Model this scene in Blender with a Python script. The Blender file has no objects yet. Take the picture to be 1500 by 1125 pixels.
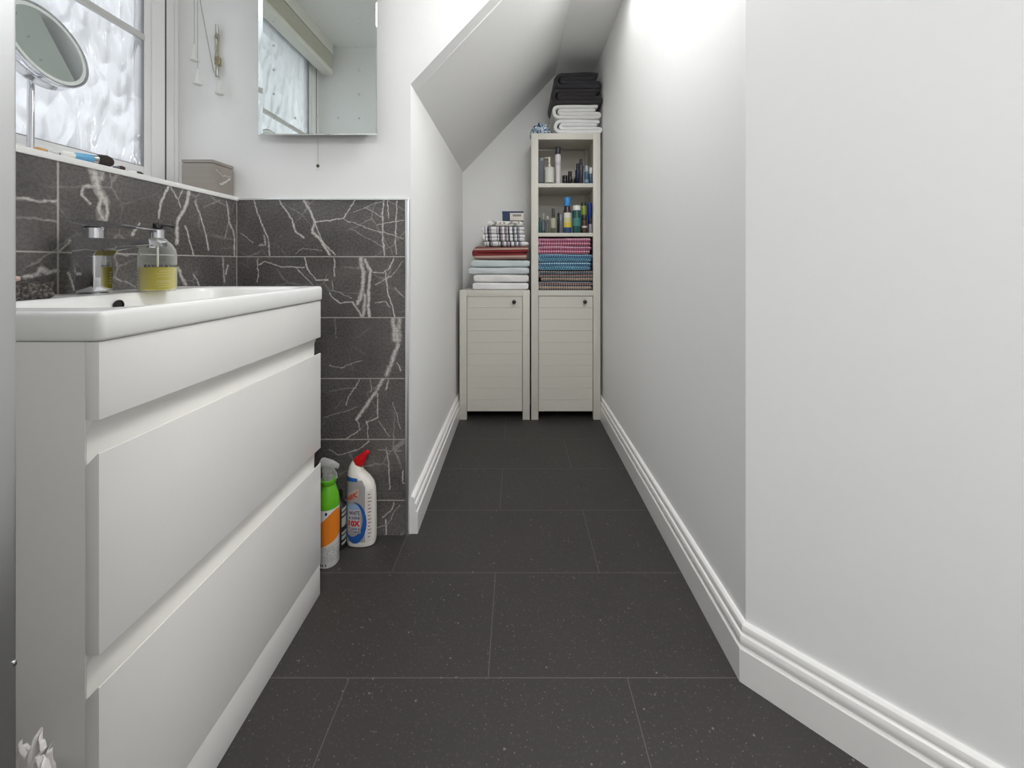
import bpy, bmesh, math, random
from mathutils import Vector, Matrix, noise
random.seed(7)
PI = math.pi
scene = bpy.context.scene
COL = scene.collection
F = 590.0                                   # focal length in pixels at 1500 px width
VX, VY = 757.0, 386.0                       # vanishing point of the corridor
H = 0.9                                     # eye height

def PX(px, Y): return (px - VX) / F * Y
def PZ(py, Y): return H + (VY - py) / F * Y

# ---------------------------------------------------------------- materials
def lin(c):
    def f(v):
        v /= 255.0
        return v / 12.92 if v <= 0.04045 else ((v + 0.055) / 1.055) ** 2.4
    return (f(c[0]), f(c[1]), f(c[2]), 1.0)

class NT:
    def __init__(s, name):
        s.m = bpy.data.materials.new(name); s.m.use_nodes = True
        s.t = s.m.node_tree; s.t.nodes.clear()
        s.out = s.t.nodes.new('ShaderNodeOutputMaterial')
    def n(s, kind, **kw):
        nd = s.t.nodes.new('ShaderNode' + kind)
        for k, v in kw.items():
            if k.startswith('_'):
                nd.inputs[int(k[1:])].default_value = v
            elif hasattr(nd, k): setattr(nd, k, v)
            else: nd.inputs[k.replace('__', ' ')].default_value = v
        return nd
    def l(s, a, b): s.t.links.new(a, b)
    def math(s, op, a, b=None, c=None, clamp=False):
        nd = s.t.nodes.new('ShaderNodeMath'); nd.operation = op; nd.use_clamp = clamp
        for i, v in enumerate((a, b, c)):
            if v is None: continue
            if isinstance(v, (int, float)): nd.inputs[i].default_value = v
            else: s.l(v, nd.inputs[i])
        return nd.outputs[0]
    def vmath(s, op, a, b=None, out=0):
        nd = s.t.nodes.new('ShaderNodeVectorMath'); nd.operation = op
        for i, v in enumerate((a, b)):
            if v is None: continue
            if isinstance(v, (tuple, list)): nd.inputs[i].default_value = v
            else: s.l(v, nd.inputs[i])
        return nd.outputs[out]
    def mixc(s, fac, a, b):
        nd = s.t.nodes.new('ShaderNodeMix'); nd.data_type = 'RGBA'
        for i, v in ((0, fac), (6, a), (7, b)):
            if isinstance(v, (int, float, tuple)): nd.inputs[i].default_value = v
            else: s.l(v, nd.inputs[i])
        return nd.outputs[2]
    def bsdf(s, color=None, rough=0.5, metal=0.0, **kw):
        b = s.t.nodes.new('ShaderNodeBsdfPrincipled')
        if color is not None:
            if isinstance(color, tuple): b.inputs['Base Color'].default_value = color
            else: s.l(color, b.inputs['Base Color'])
        if isinstance(rough, (int, float)): b.inputs['Roughness'].default_value = rough
        else: s.l(rough, b.inputs['Roughness'])
        b.inputs['Metallic'].default_value = metal
        for k, v in kw.items(): b.inputs[k.replace('__', ' ')].default_value = v
        s.l(b.outputs[0], s.out.inputs[0])
        return b
    def bump(s, b, height, strength=0.3, dist=0.002):
        nd = s.t.nodes.new('ShaderNodeBump')
        nd.inputs['Strength'].default_value = strength; nd.inputs['Distance'].default_value = dist
        s.l(height, nd.inputs['Height']); s.l(nd.outputs[0], b.inputs['Normal'])
    def obj(s): return s.n('TexCoord').outputs['Object']
    def noise(s, vec, scale, detail=4, rough=0.5, out=0):
        nd = s.n('TexNoise'); s.l(vec, nd.inputs['Vector'])
        nd.inputs['Scale'].default_value = scale; nd.inputs['Detail'].default_value = detail
        nd.inputs['Roughness'].default_value = rough
        return nd.outputs[out]
    def ramp(s, fac, stops, mode='LINEAR'):
        nd = s.n('ValToRGB'); cr = nd.color_ramp; cr.interpolation = mode
        while len(cr.elements) < len(stops): cr.elements.new(0.5)
        for e, (p, c) in zip(cr.elements, stops):
            e.position = p; e.color = c
        s.l(fac, nd.inputs[0]); return nd.outputs[0]
    def sep(s, v):
        nd = s.n('SeparateXYZ'); s.l(v, nd.inputs[0]); return nd.outputs
    def comb(s, x, y, z=0.0):
        nd = s.n('CombineXYZ')
        for i, v in enumerate((x, y, z)):
            if isinstance(v, (int, float)): nd.inputs[i].default_value = v
            else: s.l(v, nd.inputs[i])
        return nd.outputs[0]

def g(v): return (v, v, v, 1.0)
_mats = {}
def simple(name, color, rough=0.5, metal=0.0, bump=0.0, bscale=60.0, var=0.0, **kw):
    if name in _mats: return _mats[name]
    t = NT(name); co = t.obj()
    c = lin(color)
    nz = t.noise(co, bscale, 3)
    d = tuple(x * (1 - max(var, 0.02)) for x in c[:3]) + (1,)
    col = t.mixc(nz, c, d)
    b = t.bsdf(col, rough, metal, **kw)
    if bump: t.bump(b, nz, bump, 0.002)
    _mats[name] = t.m
    return t.m

M = {}
M['wall'] = simple('wall_paint', (241, 241, 240), 0.62, bump=0.10, bscale=45, var=0.012)
M['wall_alcove'] = M['wall']
M['trim'] = simple('gloss_trim_paint', (240, 239, 237), 0.28, var=0.01)
M['ceiling'] = simple('ceiling_paint', (236, 236, 234), 0.8, bump=0.05, bscale=50, var=0.012)
M['upvc'] = simple('white_window_plastic', (232, 232, 232), 0.25, var=0.01)
M['gasket'] = simple('dark_gasket', (70, 68, 66), 0.6)
M['gloss_white'] = simple('gloss_white_lacquer', (236, 235, 232), 0.13, var=0.01)
M['ceramic'] = simple('white_ceramic', (240, 240, 238), 0.24, var=0.01)
M['chrome'] = simple('chrome', (215, 216, 220), 0.06, 1.0)
M['satin'] = simple('satin_aluminium', (243, 244, 246), 0.28, 1.0)
M['brass'] = simple('aged_brass', (176, 158, 118), 0.35, 0.9)
M['cream'] = simple('cream_cord', (205, 200, 186), 0.8)
M['acorn'] = simple('white_acorn_plastic', (215, 218, 214), 0.35)
M['blind'] = simple('cream_blind_slats', (214, 211, 196), 0.45)
M['greige'] = simple('beige_cabinet_paint', (209, 206, 196), 0.42, bump=0.05, bscale=30, var=0.03)
M['black'] = simple('black_plastic', (22, 22, 24), 0.4)
M['black_gloss'] = simple('black_gloss_plastic', (14, 14, 16), 0.15)
M['mirror'] = simple('mirror_silver', (236, 242, 239), 0.0, 1.0)
M['white_pl'] = simple('white_plastic', (236, 236, 232), 0.3)

def woodgroove():
    return M['greige']

# --- floor: dark stone effect tiles in brick bond with thin pale joints
def floor_mat():
    t = NT('dark_floor_tile'); co = t.obj(); o = t.sep(co)
    P, W = 0.2975, 0.604
    ry = t.math('DIVIDE', t.math('SUBTRACT', o[1], 0.875), P)
    row = t.math('FLOOR', ry)
    fy = t.math('SUBTRACT', ry, row)
    par = t.math('FLOORED_MODULO', row, 2.0)
    # rows 0,2,.. have a joint at x=-0.062 ; rows -1,1.. at x=0.241 / -0.363
    xx = t.math('ADD', o[0], 0.062 + 6.04)
    xx = t.math('ADD', xx, t.math('MULTIPLY', t.math('SUBTRACT', par, 0.0), W / 2))
    rx = t.math('DIVIDE', xx, W)
    fx = t.math('FRACT', rx)
    dx = t.math('MULTIPLY', t.math('MINIMUM', fx, t.math('SUBTRACT', 1.0, fx)), W)
    dy = t.math('MULTIPLY', t.math('MINIMUM', fy, t.math('SUBTRACT', 1.0, fy)), P)
    d = t.math('MINIMUM', dx, dy)
    joint = t.math('LESS_THAN', d, 0.0010)
    tid = t.comb(t.math('FLOOR', rx), row, 3.0)
    wn = t.n('TexWhiteNoise'); t.l(tid, wn.inputs['Vector'])
    n1 = t.noise(co, 3.0, 5, 0.6)
    n2 = t.noise(co, 45.0, 5, 0.7)
    n3 = t.noise(co, 170.0, 2, 0.6)
    base = t.mixc(t.math('ADD', t.math('MULTIPLY', n1, 0.6), t.math('MULTIPLY', n2, 0.4)), lin((38, 37, 38)), lin((66, 62, 59)))
    base = t.mixc(t.math('MULTIPLY', wn.outputs[0], 0.22), base, lin((58, 56, 55)))
    v = t.n('TexVoronoi'); t.l(co, v.inputs['Vector']); v.inputs['Scale'].default_value = 150.0
    sp = t.math('LESS_THAN', v.outputs['Distance'], 0.17)
    wv = t.n('TexWhiteNoise'); t.l(v.outputs['Position'], wv.inputs['Vector'])
    keep = t.math('GREATER_THAN', wv.outputs[0], 0.70)
    sp = t.math('MULTIPLY', t.math('MULTIPLY', sp, keep), t.math('GREATER_THAN', n2, 0.46))
    v2 = t.n('TexVoronoi'); t.l(co, v2.inputs['Vector']); v2.inputs['Scale'].default_value = 38.0
    sp2 = t.math('LESS_THAN', v2.outputs['Distance'], 0.085)
    w2 = t.n('TexWhiteNoise'); t.l(v2.outputs['Position'], w2.inputs['Vector'])
    sp2 = t.math('MULTIPLY', sp2, t.math('GREATER_THAN', w2.outputs[0], 0.62))
    sp = t.math('MULTIPLY', t.math('MAXIMUM', sp, sp2), 0.52)
    base = t.mixc(sp, base, lin((152, 145, 138)))
    sm = t.math('MULTIPLY', t.math('GREATER_THAN', n3, 0.62), 0.20)
    base = t.mixc(sm, base, lin((105, 102, 98)))
    col = t.mixc(t.math('MULTIPLY', joint, 0.5), base, lin((118, 114, 110)))
    r = t.math('ADD', 0.40, t.math('MULTIPLY', n2, 0.25))
    b = t.bsdf(col, r)
    hgt = t.math('SUBTRACT', t.math('MULTIPLY', n2, 0.35), joint)
    t.bump(b, hgt, 0.25, 0.001)
    return t.m
M['floor'] = floor_mat()

# --- veined dark marble wall tiles
def marble_mat(name, axis, polys, vjoints, grout=True, base=((70, 67, 65), (118, 115, 112))):
    t = NT(name); co = t.obj(); o = t.sep(co)
    u = o[axis]; v = o[2]
    uv = t.comb(u, v, 0.0)
    nz = t.noise(uv, 26.0, 4, 0.6, out=1)
    off = t.vmath('SUBTRACT', nz, (0.5, 0.5, 0.5))
    nzc = t.noise(uv, 95.0, 3, 0.6, out=1)
    offc = t.vmath('SUBTRACT', nzc, (0.5, 0.5, 0.5))
    sc = t.n('VectorMath', operation='SCALE'); t.l(off, sc.inputs[0]); sc.inputs['Scale'].default_value = 0.016
    sc2 = t.n('VectorMath', operation='SCALE'); t.l(offc, sc2.inputs[0]); sc2.inputs['Scale'].default_value = 0.007
    p = t.vmath('ADD', t.vmath('ADD', uv, sc.outputs[0]), sc2.outputs[0])
    p = t.vmath('MULTIPLY', p, (1, 1, 0))
    acc = None
    for pts, w, k in polys:
        for a, b in zip(pts[:-1], pts[1:]):
            ba = (b[0] - a[0], b[1] - a[1]); L2 = ba[0] ** 2 + ba[1] ** 2 or 1e-9
            pa = t.vmath('SUBTRACT', p, (a[0], a[1], 0.0))
            h = t.math('MULTIPLY', t.vmath('DOT_PRODUCT', pa, (ba[0] / L2, ba[1] / L2, 0.0), out=1), 1.0, clamp=True)
            q = t.n('VectorMath', operation='SCALE'); q.inputs[0].default_value = (ba[0], ba[1], 0.0); t.l(h, q.inputs['Scale'])
            dd = t.vmath('DISTANCE', pa, q.outputs[0], out=1)
            val = t.math('MULTIPLY', t.math('SUBTRACT', 1.0, t.math('DIVIDE', dd, w), clamp=True), k * 1.6)
            acc = val if acc is None else t.math('MAXIMUM', acc, val)
    mott = t.noise(uv, 120.0, 4, 0.7)
    mott2 = t.ramp(mott, [(0.36, g(0.35)), (0.56, g(1.0))])
    vein = t.math('MULTIPLY', acc, mott2, clamp=True) if acc is not None else 0.0
    # faint background veining
    vo = t.n('TexVoronoi', feature='DISTANCE_TO_EDGE'); vo.inputs['Scale'].default_value = 7.0
    t.l(t.vmath('ADD', p, (3.1, 1.7, 0.0)), vo.inputs['Vector'])
    msk = t.ramp(t.noise(uv, 6.0, 2), [(0.45, g(0)), (0.62, g(1))])
    fv = t.math('MULTIPLY', t.math('LESS_THAN', vo.outputs['Distance'], 0.013), t.math('MULTIPLY', msk, 0.30))
    vein = t.math('MAXIMUM', vein, fv)
    cl = t.noise(uv, 6.0, 6, 0.55); cl2 = t.noise(uv, 140.0, 4, 0.75)
    cmix = t.math('ADD', t.math('MULTIPLY', cl, 0.75), t.math('MULTIPLY', cl2, 0.25))
    bc = t.ramp(cmix, [(0.25, lin(base[0])), (0.80, lin(base[1]))])
    col = t.mixc(vein, bc, lin((205, 201, 196)))
    if grout:
        rz = t.math('FRACT', t.math('DIVIDE', t.math('ADD', t.math('SUBTRACT', v, 0.9226), 2.017), 0.2017))
        dz = t.math('MULTIPLY', t.math('MINIMUM', rz, t.math('SUBTRACT', 1.0, rz)), 0.2017)
        m = t.math('LESS_THAN', dz, 0.0016)
        for j in vjoints:
            m = t.math('MAXIMUM', m, t.math('LESS_THAN', t.math('ABSOLUTE', t.math('SUBTRACT', u, j)), 0.0018))
        col = t.mixc(m, col, lin((178, 174, 168)))
        rough = t.math('ADD', t.math('MULTIPLY', m, 0.4), t.math('ADD', 0.20, t.math('MULTIPLY', cl2, 0.15)))
        b = t.bsdf(col, rough)
        t.bump(b, t.math('SUBTRACT', t.math('MULTIPLY', cl2, 0.15), m), 0.4, 0.001)
    else:
        b = t.bsdf(col, 0.18)
    return t.m

YB = 1.334
def cb(pts, ox, oy, s, w, k=1.0):       # crop pixels -> back wall (x, z)
    return ([(PX(ox + x / s, YB), PZ(oy + y / s, YB)) for x, y in pts], w, k)
c3 = (340, 270, 4.893); c4 = (340, 480, 3.514)
back_veins = [
    cb([(155,110),(210,280),(260,380),(270,510)], *c3, .0032), cb([(230,370),(240,440),(200,440)], *c3, .005, .7),
    cb([(335,110),(390,200),(430,250),(460,340),(510,385)], *c3, .0036),
    cb([(510,110),(560,190),(590,270)], *c3, .005), cb([(590,270),(575,340),(640,410),(700,505)], *c3, .0055), cb([(590,270),(640,400),(740,508)], *c3, .003),
    cb([(590,275),(800,240),(880,110)], *c3, .0028), cb([(1085,110),(1075,300),(1090,510)], *c3, .0034),
    cb([(1115,110),(1120,240)], *c3, .002), cb([(1185,120),(1172,300),(1175,500)], *c3, .0025),
    cb([(800,250),(1020,330),(1230,385)], *c3, .0022, .7), cb([(950,160),(1070,230),(1080,290)], *c3, .002, .8),
    cb([(870,200),(1080,115)], *c3, .002, .6), cb([(1040,290),(1230,255)], *c3, .002, .7), cb([(850,320),(1080,440)], *c3, .002, .5),
    cb([(60,350),(150,420)], *c3, .002, .7), cb([(450,500),(500,460),(640,470)], *c3, .002, .5),
    cb([(180,530),(185,600),(180,700)], *c3, .0025), cb([(190,575),(240,555),(350,595),(520,595)], *c3, .0028),
    cb([(520,530),(545,620),(600,685),(690,685)], *c3, .0032), cb([(460,600),(580,725)], *c3, .0022, .7), cb([(730,530),(735,660)], *c3, .003, .8),
    cb([(920,528),(945,650),(930,780),(900,850)], *c3, .0085, .9), cb([(955,545),(990,620),(985,700),(975,800),(985,945)], *c3, .0075, 1.0),
    cb([(950,790),(950,900),(935,945)], *c3, .008, .7), cb([(860,840),(930,945)], *c3, .005, .9), cb([(860,840),(770,855),(700,785)], *c3, .003), cb([(860,810),(720,760),(715,690)], *c3, .002, .7),
    cb([(1160,530),(1130,600),(1080,635),(1010,632)], *c3, .0028), cb([(1100,640),(1115,780),(1150,870),(1162,945)], *c3, .003),
    cb([(1230,545),(1140,660),(1030,715)], *c3, .002, .7), cb([(1030,850),(1100,840),(1130,880)], *c3, .002, .7), cb([(1170,740),(1230,810)], *c3, .003, .5),
    cb([(1150,965),(1165,1120)], *c3, .009, .8), cb([(1195,965),(1200,1120)], *c3, .010, .55), cb([(735,965),(745,1100)], *c3, .002, .5),
    cb([(845,0),(852,90),(825,170),(795,245)], *c4, .010, .75), cb([(850,180),(868,222)], *c4, .003, .8),
    cb([(500,195),(560,205),(620,185),(670,170)], *c4, .0025, .7),
    cb([(775,265),(735,340),(690,400),(640,475)], *c4, .0075, .85), cb([(805,270),(790,320)], *c4, .004, .7), cb([(660,268),(595,360),(588,400)], *c4, .0025, .8),
    cb([(710,270),(715,330)], *c4, .002, .7), cb([(750,340),(748,465),(690,490)], *c4, .003), cb([(690,480),(700,570)], *c4, .0022, .8), cb([(640,475),(660,525),(580,575),(480,575)], *c4, .0026, .8),
    cb([(755,480),(812,562)], *c4, .002, .7), cb([(828,380),(865,520)], *c4, .002, .7), cb([(470,460),(590,430),(640,410)], *c4, .002, .5), cb([(500,325),(640,310)], *c4, .002, .35),
    cb([(705,580),(650,630),(545,655),(500,625)], *c4, .0026, .75), cb([(795,620),(805,700),(812,830)], *c4, .0028, .7), cb([(880,735),(877,800),(890,805)], *c4, .003, .9), cb([(750,625),(870,635)], *c4, .0022, .5),
    cb([(832,895),(820,940),(770,975)], *c4, .0028, .85), cb([(792,985),(793,1062)], *c4, .0032, .9), cb([(860,910),(800,1010),(740,1030)], *c4, .0018, .6),
]
XL = -0.925
def cl_(pts, w, k=1.0):                  # crop pixels -> left wall (y, z)
    r = []
    for x, y in pts:
        px = x / 4.1667; py = 190 + y / 4.1667
        Y = XL * F / (px - VX); r.append((Y, PZ(py, Y)))
    return (r, w, k)
left_veins = [
    cl_([(550,215),(580,290),(600,370),(645,430)], .013, .9), cl_([(620,230),(615,300)], .009, .6), cl_([(615,400),(600,500),(640,560)], .005), cl_([(650,430),(650,545)], .005),
    cl_([(590,340),(520,350),(500,400),(550,450)], .005, .8), cl_([(610,500),(625,560)], .012, .5),
    cl_([(1045,330),(1015,380),(985,430),(970,530)], .005), cl_([(1155,355),(1145,440),(1085,560),(1080,690)], .0075), cl_([(1040,340),(1100,470)], .003, .7), cl_([(1120,360),(1090,420)], .003, .7),
    cl_([(1190,430),(1240,580),(1275,730)], .004, .8), cl_([(1130,590),(1165,700),(1180,765)], .004, .8), cl_([(1385,440),(1400,560),(1430,640),(1430,765)], .005, .8), cl_([(1400,560),(1375,660)], .003, .6),
    cl_([(1245,470),(1340,430)], .003, .35), cl_([(1360,785),(1370,930)], .006, .6), cl_([(1090,850),(1110,900),(1135,950)], .007, .9), cl_([(1180,880),(1220,952)], .004, .8),
    cl_([(105,425),(220,432),(340,435)], .004, .8), cl_([(150,905),(240,880),(245,835),(290,875),(345,860)], .006, .8), cl_([(480,755),(470,860),(490,985)], .008, .5), cl_([(420,880),(450,980)], .003, .7),
    cl_([(370,735),(430,680)], .004, .8), cl_([(690,740),(780,770)], .003, .5), cl_([(110,535),(230,540),(345,560)], .003, .4), cl_([(810,640),(850,575)], .004, .8),
    cl_([(700,900),(830,960)], .003, .4), cl_([(1390,830),(1380,880)], .005, .9),
]
ROWZ = [0.0, 0.1158, 0.3175, 0.5192, 0.7209, 0.9226, 1.110]
M['marble_rows'] = []
for k in range(6):
    za, zb = ROWZ[k], ROWZ[k + 1]
    sel = [v for v in back_veins if za - .004 <= sum(p[1] for p in v[0]) / len(v[0]) < zb + .004]
    M['marble_rows'].append(marble_mat('dark_marble_tile_row', 0, sel, []))
M['marble_left'] = marble_mat('dark_marble_tile_left', 1, left_veins, [0.812, 0.211, 1.3305])
M['marble_box'] = marble_mat('grey_marble_box', 1, [([(-.012, .030), (.010, .038), (.028, .054)], .004, 1.0), ([(-.03, .07), (.0, .058), (.03, .062)], .002, .5)], [], grout=False, base=((122, 114, 106), (168, 162, 154)))

# textured window glass: lets part of the sky straight through, scatters the rest
def glass_mat():
    t = NT('rippled_window_glass'); co = t.obj()
    mp = t.n('Mapping'); mp.inputs['Scale'].default_value = (1.0, 1.35, 0.5); t.l(co, mp.inputs[0])
    nz = t.noise(mp.outputs[0], 9.0, 2, 0.5, out=1)
    vec = t.vmath('ADD', mp.outputs[0], t.vmath('MULTIPLY', nz, (0.12, 0.12, 0.12)))
    v = t.n('TexVoronoi', feature='SMOOTH_F1'); v.inputs['Scale'].default_value = 21.0; v.inputs['Smoothness'].default_value = 0.22
    t.l(vec, v.inputs['Vector'])
    n2 = t.noise(vec, 24.0, 2, 0.5)
    hgt = t.math('ADD', v.outputs['Distance'], t.math('MULTIPLY', n2, 0.5))
    bp = t.n('Bump'); bp.inputs['Strength'].default_value = 1.0; bp.inputs['Distance'].default_value = 0.05
    t.l(hgt, bp.inputs['Height'])
    tr = t.n('BsdfTransparent'); tr.inputs[0].default_value = (0.95, 0.96, 0.97, 1)
    tl = t.n('BsdfTranslucent'); tl.inputs[0].default_value = (0.95, 0.96, 0.97, 1); t.l(bp.outputs[0], tl.inputs['Normal'])
    gl = t.n('BsdfGlossy'); gl.inputs['Roughness'].default_value = 0.08; t.l(bp.outputs[0], gl.inputs['Normal'])
    m1 = t.n('MixShader'); m1.inputs[0].default_value = 0.30; t.l(tr.outputs[0], m1.inputs[1]); t.l(tl.outputs[0], m1.inputs[2])
    m2 = t.n('MixShader'); m2.inputs[0].default_value = 0.06; t.l(m1.outputs[0], m2.inputs[1]); t.l(gl.outputs[0], m2.inputs[2])
    t.l(m2.outputs[0], t.out.inputs[0])
    return t.m
M['pane'] = glass_mat()

def clearish(name, color, alpha=0.35, rough=0.05):
    """thin clear plastic or glass: mostly transparent with a glossy skin"""
    t = NT(name)
    tr = t.n('BsdfTransparent'); tr.inputs[0].default_value = lin(color)
    b = t.n('BsdfPrincipled'); b.inputs['Base Color'].default_value = lin(color); b.inputs['Roughness'].default_value = rough
    lw = t.n('LayerWeight'); lw.inputs[0].default_value = 0.35
    fac = t.math('ADD', t.math('MULTIPLY', lw.outputs['Facing'], 0.6), alpha, clamp=True)
    m = t.n('MixShader'); t.l(fac, m.inputs[0]); t.l(tr.outputs[0], m.inputs[1]); t.l(b.outputs[0], m.inputs[2])
    t.l(m.outputs[0], t.out.inputs[0])
    return t.m
M['clear'] = clearish('clear_bottle_glass', (247, 249, 248), 0.05)
M['clear_trigger'] = clearish('clear_grey_plastic', (232, 232, 230), 0.25, 0.15)
M['liquid'] = clearish('yellow_green_soap', (214, 198, 40), 0.62, 0.15)

# --- towels
def terry(name, color, rough=0.95, scale=420.0):
    t = NT(name); co = t.obj()
    n1 = t.noise(co, scale, 2, 0.6); n2 = t.noise(co, 22.0, 3)
    c = lin(color); d = tuple(x * 0.86 for x in c[:3]) + (1,)
    b = t.bsdf(t.mixc(n2, d, c), rough, 0.0, Sheen__Weight=0.25)
    t.bump(b, t.math('ADD', n1, n2), 0.5, 0.003)
    return t.m

def rows_mat(name, stops, dots, tick=74.0, rowh=0.0125, amt=1.0):
    """woven towel: coloured bands by height, every band crossed by a row of lighter dots"""
    t = NT(name); co = t.obj(); o = t.sep(co)
    wob = t.math('MULTIPLY', t.math('SUBTRACT', t.noise(co, 6.0, 2), 0.5), 0.008)
    z = t.math('ADD', o[2], wob)
    band = t.math('FRACT', t.math('DIVIDE', z, rowh * len(stops)))
    cr = t.ramp(band, [(i / len(stops), lin(c)) for i, c in enumerate(stops)], 'CONSTANT')
    cd = t.ramp(band, [(i / len(dots), lin(c)) for i, c in enumerate(dots)], 'CONSTANT')
    fx = t.math('SINE', t.math('MULTIPLY', o[0], tick * 2 * PI))
    fz = t.math('SINE', t.math('MULTIPLY', z, 2 * PI / rowh))
    m = t.math('MULTIPLY', t.math('GREATER_THAN', fx, 0.0), t.math('GREATER_THAN', fz, 0.0))
    col = t.mixc(t.math('MULTIPLY', m, amt), cr, cd)
    b = t.bsdf(col, 0.95)
    t.bump(b, t.math('ADD', fx, fz), 0.4, 0.002)
    return t.m

def stripes_x(name, base, bands, wob=0.0, hband=None):
    """cloth striped along X. bands: (x0, x1, colour)"""
    t = NT(name); co = t.obj(); o = t.sep(co)
    x = t.math('ADD', o[0], t.math('MULTIPLY', t.math('SUBTRACT', t.noise(co, 30.0, 2), 0.5), wob))
    col = lin(base)
    for a, b_, c in bands:
        m = t.math('MULTIPLY', t.math('GREATER_THAN', x, a), t.math('LESS_THAN', x, b_))
        col = t.mixc(m, col, lin(c))
    b = t.bsdf(col, 0.95); t.bump(b, t.noise(co, 350.0, 2), 0.4, 0.002)
    return t.m

def bands_z(name, base, bands, slope=0.0):
    t = NT(name); co = t.obj(); o = t.sep(co)
    z = t.math('ADD', o[2], t.math('MULTIPLY', o[0], slope))
    col = lin(base)
    for a, b_, c in bands:
        m = t.math('MULTIPLY', t.math('GREATER_THAN', z, a), t.math('LESS_THAN', z, b_))
        col = t.mixc(m, col, lin(c))
    b = t.bsdf(col, 0.95); t.bump(b, t.noise(co, 350.0, 2), 0.4, 0.002)
    return t.m

def blotch(name, cols, scale):
    t = NT(name); co = t.obj()
    v = t.n('TexVoronoi'); v.inputs['Scale'].default_value = scale; t.l(co, v.inputs['Vector'])
    s = t.sep(v.outputs['Color'])
    col = t.ramp(s[0], [(i / len(cols), lin(c)) for i, c in enumerate(cols)], 'CONSTANT')
    b = t.bsdf(col, 0.9); t.bump(b, t.noise(co, 200.0, 2), 0.4, 0.002)
    return t.m

M['t_white'] = terry('white_terry', (238, 238, 238))
M['t_warm'] = terry('soft_white_terry', (232, 231, 228))
M['t_aqua'] = terry('pale_aqua_terry', (208, 220, 220))
M['t_aqua2'] = terry('pale_blue_grey_terry', (210, 217, 219))
M['t_char'] = terry('charcoal_terry', (54, 52, 57))
M['t_char2'] = terry('charcoal_brown_terry', (50, 47, 51))

# ---------------------------------------------------------------- object helpers
def link(o, parent=None):
    COL.objects.link(o)
    if parent is not None:
        o.parent = parent
    return o

def tag(o, label, cat, group=None, kind=None):
    o['label'] = label; o['category'] = cat
    if group: o['group'] = group
    if kind: o['kind'] = kind
    return o

def thing(name, label, cat, loc=(0, 0, 0), rot=(0, 0, 0), group=None):
    o = bpy.data.objects.new(name, None); o.empty_display_size = 0.05
    COL.objects.link(o); o.location = loc; o.rotation_euler = rot
    return tag(o, label, cat, group)

def structure(o):
    o['kind'] = 'structure'; return o

def mk(name, bm, mat, parent=None, smooth=True, loc=None, angle=40):
    me = bpy.data.meshes.new(name)
    bmesh.ops.recalc_face_normals(bm, faces=bm.faces)
    bm.to_mesh(me); bm.free()
    mats = mat if isinstance(mat, (list, tuple)) else [mat]
    for m in mats: me.materials.append(m)
    if smooth:
        me.shade_smooth()
        me.set_sharp_from_angle(angle=math.radians(angle))
    o = bpy.data.objects.new(name, me)
    link(o, parent)
    if loc: o.location = loc
    return o

def B(): return bmesh.new()

def box(bm, x0, x1, y0, y1, z0, z1, bev=0.0, seg=2, mi=0):
    vs = [bm.verts.new((x, y, z)) for x in (x0, x1) for y in (y0, y1) for z in (z0, z1)]
    idx = [(0, 1, 3, 2), (4, 6, 7, 5), (0, 4, 5, 1), (2, 3, 7, 6), (0, 2, 6, 4), (1, 5, 7, 3)]
    fs = [bm.faces.new([vs[i] for i in f]) for f in idx]
    for f in fs: f.material_index = mi
    if bev > 0:
        es = list({e for f in fs for e in f.edges})
        bmesh.ops.bevel(bm, geom=es, offset=bev, segments=seg, profile=0.6, affect='EDGES', clamp_overlap=True, material=mi)
    return fs

def prism(bm, pts, axis, a0, a1, bev=0.0):
    """extrude a polygon given in the two other axes along axis (0,1,2)"""
    def P(p, a):
        if axis == 0: return (a, p[0], p[1])
        if axis == 1: return (p[0], a, p[1])
        return (p[0], p[1], a)
    A = [bm.verts.new(P(p, a0)) for p in pts]; Bv = [bm.verts.new(P(p, a1)) for p in pts]
    n = len(pts); fs = [bm.faces.new(A), bm.faces.new(Bv[::-1])]
    for i in range(n):
        fs.append(bm.faces.new([A[i], A[(i + 1) % n], Bv[(i + 1) % n], Bv[i]]))
    if bev:
        es = list({e for f in fs for e in f.edges})
        bmesh.ops.bevel(bm, geom=es, offset=bev, segments=2, profile=0.6, affect='EDGES', clamp_overlap=True)
    return fs

def lathe(bm, prof, seg=32, c=(0, 0, 0), sx=1.0, sy=1.0, mi=0, cap=True):
    rings = []
    for r, z in prof:
        if r < 1e-6:
            rings.append([bm.verts.new((c[0], c[1], c[2] + z))])
        else:
            rings.append([bm.verts.new((c[0] + sx * r * math.cos(2 * PI * i / seg), c[1] + sy * r * math.sin(2 * PI * i / seg), c[2] + z)) for i in range(seg)])
    for a, b in zip(rings[:-1], rings[1:]):
        for i in range(seg):
            j = (i + 1) % seg
            if len(a) == 1 and len(b) == 1: continue
            if len(a) == 1: f = bm.faces.new([a[0], b[i], b[j]])
            elif len(b) == 1: f = bm.faces.new([a[i], a[j], b[0]])
            else: f = bm.faces.new([a[i], a[j], b[j], b[i]])
            f.material_index = mi
    if cap:
        for r in (rings[0], rings[-1]):
            if len(r) > 2:
                f = bm.faces.new(r); f.material_index = mi

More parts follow.
